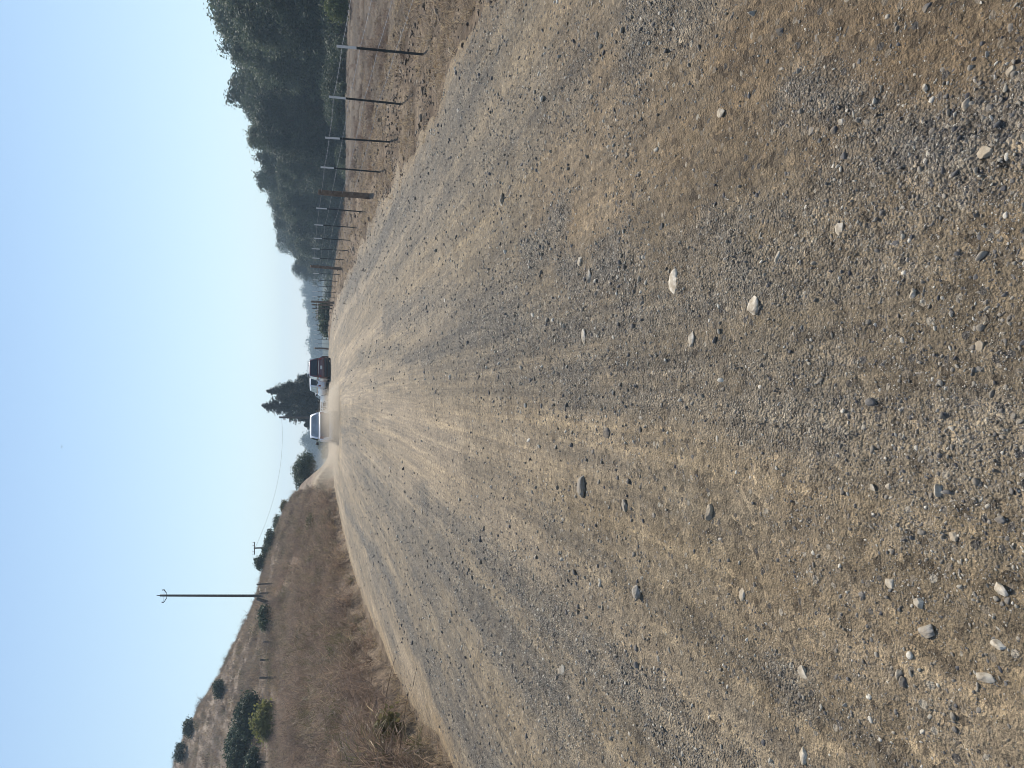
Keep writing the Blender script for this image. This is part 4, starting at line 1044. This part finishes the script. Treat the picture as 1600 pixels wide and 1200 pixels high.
# ------------------------------------------------------------------ vehicles
WHITE = plain('white_car_paint', (0.78, 0.79, 0.80), 0.32, var=0.04, coat=0.5, dirt=((0.36, 0.30, 0.23), 0.75))
REDP = plain('dark_red_car_paint', (0.085, 0.012, 0.016), 0.3, var=0.1, coat=0.5, dirt=((0.14, 0.11, 0.09), 0.6))
SILV = plain('pale_silver_paint', (0.60, 0.62, 0.64), 0.35, 0.2, var=0.06, coat=0.4, dirt=((0.34, 0.28, 0.22), 0.7))
GLASS = plain('tinted_glass', (0.012, 0.015, 0.018), 0.04, var=0.05)
GLASSL = plain('dusty_glass', (0.20, 0.24, 0.27), 0.12, var=0.25, scale=3)
TYRE = plain('tyre_rubber', (0.022, 0.022, 0.022), 0.9)
ALLOY = plain('wheel_alloy', (0.38, 0.38, 0.39), 0.35, 0.8)
BLK = plain('black_trim', (0.02, 0.02, 0.022), 0.6)
LAMP = plain('red_tail_lens', (0.22, 0.012, 0.012), 0.2)
GREYP = plain('dark_grey_paint', (0.10, 0.105, 0.115), 0.35, 0.2, var=0.1, coat=0.4)
LAMPD = plain('dust_covered_lens', (0.30, 0.17, 0.14), 0.5)
DUSTY_SHADE = plain('shaded_dusty_paint', (0.20, 0.175, 0.165), 0.7, var=0.2, scale=2)  # dusty tone darkened further, painting in the backlit rear's shade
LAMPW = plain('clear_lens', (0.55, 0.56, 0.58), 0.15)
PLATE = plain('number_plate_white', (0.66, 0.66, 0.64), 0.5)
CHROME = plain('chrome', (0.6, 0.6, 0.61), 0.2, 0.95)
def suv(name, loc, rz, paint, label, cat, glass=GLASS, L_=4.75, W_=1.9, H_=1.78, hood=1.25, belt=1.08, rack=False, rear_slope=0.42, step=None):
    e = empty(name, loc, rz); tag(e, label, cat)
    dusty_shaded_rear = name == 'moving_car'
    hw = W_ / 2; zb = 0.24
    def ring(y, hw_, zlo, zhi, tuck=0.1):
        pr = [(-0.72, 0), (-0.94, 0.06), (-1.0, 0.24), (-1.0, 0.52), (-0.985, 0.78), (-0.93, 0.95), (-0.84, 1.0)]
        pts = [(a * hw_, y, zlo + (zhi - zlo) * t) for a, t in pr]
        return pts + [(-a, b_, c_) for a, b_, c_ in reversed(pts)]
    hl_ = L_ / 2
    st_ = [(-hl_, .86, zb + .12, belt - .12), (-hl_ + .05, .93, zb + .05, belt - .04), (-hl_ + .16, .975, zb, belt), (-hl_ * .5, 1.0, zb - .06, belt + .01), (0, 1.0, zb - .08, belt), (hl_ - hood - .1, 1.0, zb - .06, belt - .01),
           (hl_ - hood * .6, .985, zb - .04, belt - .06), (hl_ - .22, .95, zb, belt - .16), (hl_ - .06, .9, zb + .06, belt - .26), (hl_, .8, zb + .14, belt - .36)]
    b = MB(); b.rings([ring(y, hw * s, lo, hi) for y, s, lo, hi in st_]); body = b.build('body', paint, e, True, 0)
    # cabin: a tapering box with rounded roof edges
    yr0, yf0 = -hl_ + .10, hl_ - hood + .12; yr1, yf1 = -hl_ + .10 + rear_slope, hl_ - hood - .78
    wb, wt = hw * .93, hw * .74
    def sect(t):
        zz = belt - .06 + (H_ - belt + .06) * t; yy0 = yr0 + (yr1 - yr0) * t; yy1 = yf0 + (yf1 - yf0) * t; ww = wb + (wt - wb) * t
        c_ = 0.14
        pts = []
        for cx, cy, a0 in ((ww, yy1, 0), (-ww, yy1, 90), (-ww, yy0, 180), (ww, yy0, 270)):
            for k in range(4):
                a = R(a0 + k * 30); pts.append((cx - c_ * (1 if cx > 0 else -1) + c_ * math.cos(a), cy - c_ * (1 if cy > (yy0 + yy1) / 2 else -1) + c_ * math.sin(a), zz))
        return pts
    secs = [sect(0), sect(0.5), sect(0.93)]
    top = sect(1.0); cx0 = (yr1 + yf1) / 2
    shrink = lambda P, s, z: [(x * s, cx0 + (y - cx0) * (1 - (1 - s) * .6), z) for x, y, _ in P]
    secs += [shrink(top, 0.955, H_ - .015), shrink(top, 0.85, H_ + .01), shrink(top, 0.5, H_ + .03)]
    b = MB(); b.rings(secs); b.build('cabin', paint, e, True)
    def panel(nm, corners, mat, out_, th=0.012):
        c_ = [Vector(p) for p in corners]; n = (c_[1] - c_[0]).cross(c_[3] - c_[0]).normalized()
        if n.dot(Vector(out_)) < 0: n = -n
        ctr = sum(c_, Vector()) / 4
        ring_ = []
        for k in range(4):                                  # rounded corners
            a, p, d = c_[k - 1], c_[k], c_[(k + 1) % 4]
            ra = min(.07, (a - p).length * .3, (d - p).length * .3)
            p1 = p + (a - p).normalized() * ra; p2 = p + (d - p).normalized() * ra
            ring_ += [p1, p1.lerp(p2, .5).lerp(p, .35), p2]
        m_ = len(ring_); b = MB(); b.add([tuple(q + n * 0.012) for q in ring_] + [tuple(q - n * th) for q in ring_], [tuple(range(m_)), tuple(range(2 * m_ - 1, m_ - 1, -1))] + [(k, k + m_, (k + 1) % m_ + m_, (k + 1) % m_) for k in range(m_)])
        return b.build(nm, mat, e)
    def cab(s, yfrac, t):
        """point on the cabin skin; s -1/1 side, or rear/front"""
        return None
    t0, t1 = 0.16, 0.88
    def zz(t): return belt - .06 + (H_ - belt + .06) * t
    def yr(t): return yr0 + (yr1 - yr0) * t
    def yf(t): return yf0 + (yf1 - yf0) * t
    def ww(t): return wb + (wt - wb) * t
    i0, i1 = 0.13, 0.10
    panel('rear_window', [(-ww(t0) + i0, yr(t0), zz(t0)), (ww(t0) - i0, yr(t0), zz(t0)), (ww(t1) - i1, yr(t1), zz(t1)), (-ww(t1) + i1, yr(t1), zz(t1))], glass, (0, -1, .3))
    panel('windscreen', [(-ww(t0) + i0, yf(t0), zz(t0)), (ww(t0) - i0, yf(t0), zz(t0)), (ww(t1) - i1, yf(t1), zz(t1)), (-ww(t1) + i1, yf(t1), zz(t1))], GLASS, (0, 1, .3))
    for s in (-1, 1):
        f0 = [0.05, 0.30, 0.35, 0.64, 0.69, 0.93]
        for k in range(3):
            a0, a1 = f0[2 * k], f0[2 * k + 1]
            P = []
            for t, u in ((t0, a0), (t0, a1), (t1, a1), (t1, a0)):
                P.append((s * ww(t), yr(t) + (yf(t) - yr(t)) * (u if t == t0 else u * .96 + .02), zz(t)))
            panel('side_window', P, GLASS, (s, 0, .2))
    if dusty_shaded_rear:  # added rear panel, its dark colour carrying backlit shade as well as dust
        b = MB(); b.rings([[(x * (1 - .05 * k), -hl_ + .06 - .085 * k, z) for x, z in ((-hw * .80, zb + .34), (hw * .80, zb + .34), (hw * .84, belt - .30), (hw * .74, belt - .07), (-hw * .74, belt - .07), (-hw * .84, belt - .30))] for k in (0, 1)]); b.build('tailgate', DUSTY_SHADE, e, bevel=.03)
    for s in (-1, 1):
        b = MB(); b.box((s * hw * .80, -hl_ + .0, belt - .17), (.15, .1, .22)); b.build('taillight', LAMPD if dusty_shaded_rear else LAMP, e, bevel=.02)
        b = MB(); b.box((s * hw * .70, hl_ - .09, belt - .36), (.34, .12, .15)); b.build('headlight', LAMPW, e, bevel=.02)
        b = MB(); b.box((s * (hw + .10), hl_ - hood - .22, belt + .08), (.20, .10, .17)); b.build('wing_mirror', BLK, e, bevel=.03)
        for yy in (-hl_ + .88, hl_ - .92):
            c_ = (s * (hw - .12), yy, .36)
            b = MB(); prof = [(-.11, .30), (-.11, .34), (-.08, .362), (.08, .362), (.11, .34), (.11, .30)]
            b.rings([[(c_[0] + xo, c_[1] + rr * math.cos(k * math.pi / 10), c_[2] + rr * math.sin(k * math.pi / 10)) for k in range(20)] for xo, rr in [(-.11, .02)] + prof + [(.11, .02)]])
            wl = b.build('wheel', TYRE, e, True)
            b = MB(); xo = s * .112; b.rings([[(c_[0] + xo + dx, c_[1] + rr * math.cos(k * math.pi / 8), c_[2] + rr * math.sin(k * math.pi / 8)) for k in range(16)] for dx, rr in ((0, .22), (s * .012, .20), (s * .004, .06), (s * .004, .01))])
            b.build('rim', ALLOY, wl, True)
    b = MB(); b.box((0, -hl_ - .02, zb + .20), (W_ * .90, .16, .20)); b.build('rear_bumper', step or paint, e, bevel=.04)
    b = MB(); b.box((0, -.1, .275), (W_ * .8, L_ * .92, .35)); b.build('underbody_shade_fill', BLK, e)  # black box set low, standing in for shade in the gap under the car
    b = MB(); b.box((0, hl_ - .0, zb + .20), (W_ * .86, .16, .22)); b.build('front_bumper', paint, e, bevel=.04)
    b = MB(); b.box((0, -hl_ - .005, belt - .26), (.32, .02, .16)); b.build('number_plate', PLATE, e)
    if rack:
        b = MB()
        for s in (-1, 1):
            b.tube([(s * wt * .86, yr1 + .1, H_ + .0), (s * wt * .86, yr1 + .14, H_ + .14), (s * wt * .86, yf1 - .2, H_ + .14), (s * wt * .86, yf1 - .1, H_ + .0)], .022, 6)
        for q in (0, .5, 1): b.tube([(-wt * .86, yr1 + .14 + (yf1 - yr1 - .4) * q, H_ + .14), (wt * .86, yr1 + .14 + (yf1 - yr1 - .4) * q, H_ + .14)], .022, 6)
        b.build('roof_rack', CHROME, e)
        b = MB(); b.box((0, -hl_ + .01, belt - .03), (W_ * .62, .03, .035)); b.build('trim_strip', CHROME, e)
    return e
def place(v, y, Y): p = at_depth(v, y, Y); return (p[0], Y, float(road_z(np.array([p[0]]), np.array([Y]))[0]) - 0.01)
# the car driving away
suv('moving_car', place(525, 667, 50.5), R(6), WHITE, 'white sports utility car driving away in its own dust', 'car', GLASSL, 4.7, 1.93, 1.74, belt=1.2, rear_slope=0.62)
suv('parked_car', place(515, 578.5, 71), R(5), REDP, 'dark red sports utility car with roof rack parked at the right road side', 'car', GLASS, 4.8, 1.95, 1.84, rack=True, rear_slope=0.3, step=BLK)
p = place(514, 599.5, 77.5); suv('parked_car', p, R(13), WHITE, 'white sports utility car parked just ahead of the dark red one', 'car', GLASS, 4.6, 1.85, 1.82, rack=False, rear_slope=0.25)
p = place(513.5, 609.5, 83.5); suv('parked_car', p, R(17), WHITE, 'white car third in the parked row with a lower sloping roof', 'car', GLASS, 4.5, 1.8, 1.55, rear_slope=0.55)

def pickup(name, loc, rz, paint, label):
    e = suv(name, loc, rz, paint, label, 'pickup truck', GLASS, 5.3, 1.9, 1.62, hood=1.4, rear_slope=0.3)
    return e
e = empty('pickup_truck', place(513, 634, 91), R(34)); tag(e, 'pale pickup truck with a white ladder rack farthest in the parked row', 'pickup truck')
b = MB(); prof = [(-2.6, .55), (-2.6, 1.02), (0.05, 1.04), (1.25, 1.04), (2.45, .92), (2.6, .72), (2.6, .5), (2.0, .42), (-2.4, .42)]
b.rings([[(xx, y, z) for y, z in prof] for xx in (-.92, -.88, .88, .92)]); b.build('body', GREYP, e)
b = MB(); b.rings([[(s * .86, 0.0, 1.03), (s * .86, 1.75, 1.03), (s * .70, 1.05, 1.62), (s * .70, 0.12, 1.64)] for s in (-1, 1)]); b.build('cabin', SILV, e, bevel=.05)
b = MB(); b.rings([[(s * .845, .12, 1.08), (s * .845, 1.5, 1.08), (s * .74, 1.02, 1.54), (s * .74, .2, 1.55)] for s in (-1.03, 1.03)]); b.build('side_window', GLASS, e)
b = MB(); b.box((0, 0.02, 1.32), (1.25, .06, .38)); b.build('rear_window', GLASS, e)
b = MB()
for s in (-1, 1):
    b.tube([(s * .82, -2.5, 1.78), (s * .82, 1.9, 1.78)], .06, 8)
    for yy in (-2.4, -1.1, -.2): b.tube([(s * .82, yy, 1.03), (s * .82, yy, 1.78)], .05, 6)
    b.tube([(s * .82, -1.2, 1.78), (s * .82, -.3, 1.1)], .05, 6); b.tube([(s * .82, 1.9, 1.78), (s * .82, 2.2, 1.0)], .05, 6)
for yy in (-2.4, -1.1, -.2, 1.8): b.tube([(-.82, yy, 1.78), (.82, yy, 1.78)], .05, 6)
b.build('ladder_rack', TIP, e)
for s in (-1, 1):
    for yy in (-1.55, 1.65):
        c_ = (s * .82, yy, .37); b = MB()
        b.rings([[(c_[0] + xo, c_[1] + rr * math.cos(k * math.pi / 10), c_[2] + rr * math.sin(k * math.pi / 10)) for k in range(20)] for xo, rr in ((-.11, .02), (-.12, .34), (-.08, .375), (.08, .375), (.12, .34), (.11, .02))])
        wl = b.build('wheel', TYRE, e, True)
        b = MB(); b.rings([[(c_[0] + s * .122 + dx, c_[1] + rr * math.cos(k * math.pi / 8), c_[2] + rr * math.sin(k * math.pi / 8)) for k in range(16)] for dx, rr in ((0, .22), (s * .012, .2), (s * .004, .02))]); b.build('rim', ALLOY, wl, True)
    b = MB(); b.box((s * .82, -2.61, .82), (.16, .05, .3)); b.build('taillight', LAMP, e)

# ------------------------------------------------------------------ dust behind the moving car
def dust(loc, dim, dens, label, seed, nscale=0.7, power=1.4):
    V, F_ = ICO3
    r = np.random.default_rng(seed)
    o = np_mesh('dust_cloud', V * np.array(dim), F_, None, True); o.location = loc
    m, nt, out = new_mat('road_dust')
    pv = N(nt, 'ShaderNodeVolumePrincipled', i_Anisotropy=0.25); pv.inputs['Color'].default_value = (0.90, 0.80, 0.66, 1)
    tc = N(nt, 'ShaderNodeTexCoord'); sc_ = scaled(nt, tc.outputs['Object'], (1 / dim[0], 1 / dim[1], 1 / dim[2]))
    ln = N(nt, 'ShaderNodeVectorMath', operation='LENGTH'); L(nt, sc_, ln.inputs[0])
    fall = mth(nt, 'POWER', mth(nt, 'SUBTRACT', 1.0, ln.outputs['Value'], clamp=True), power)
    nz = noise(nt, tc.outputs['Object'], nscale, 4, 0.6)
    nn = mth(nt, 'MULTIPLY', mth(nt, 'SUBTRACT', nz, 0.30), 2.6, clamp=True)
    L(nt, mth(nt, 'MULTIPLY', mth(nt, 'MULTIPLY', fall, nn), dens), pv.inputs['Density'])
    L(nt, pv.outputs[0], out.inputs['Volume']); o.data.materials.append(m)
    return tag(o, label, 'dust', kind='stuff')
pc = place(525, 667, 47)
dust((pc[0] + .5, 46.5, 0.2), (2.3, 3.2, 1.2), 1.6, 'tan road dust boiling up behind the rear of the moving car', 1)
dust((pc[0] - 1.9, 48.5, 0.25), (2.0, 4.5, 1.15), 0.45, 'thin dust drifting left of the moving car over the road edge', 2)
dust((pc[0] + 1.7, 47.6, 0.15), (1.3, 3.4, 0.8), 1.2, 'pale puff of dust on the right side of the moving car', 3)
dust((pc[0] - 4.2, 56, 0.5), (3.0, 6.0, 1.5), 0.10, 'faint veil of dust hanging over the foot of the hill', 4)

# a bird far up
q = Vector(at_depth(97, 698, 150)); b = MB()
b.rings([[(q.x + rr * math.cos(k), q.y + yy, q.z + rr * math.sin(k)) for k in (0, 1.05, 2.1, 3.15, 4.2, 5.25)] for yy, rr in ((-.2, .005), (-.1, .05), (0, .06), (.12, .04), (.2, .01))])
for s in (-1, 1): b.add([(q.x, q.y - .06, q.z + .02), (q.x, q.y + .07, q.z + .02), (q.x + s * .14, q.y + .06, q.z + .05), (q.x + s * .26, q.y - .06, q.z + .02), (q.x + s * .2, q.y - .07, q.z + .09)], [(0, 1, 2, 4), (4, 2, 3)])
o = b.build('bird', BLK); tag(o, 'tiny dark bird flying high in the open blue sky', 'bird')
#@@END
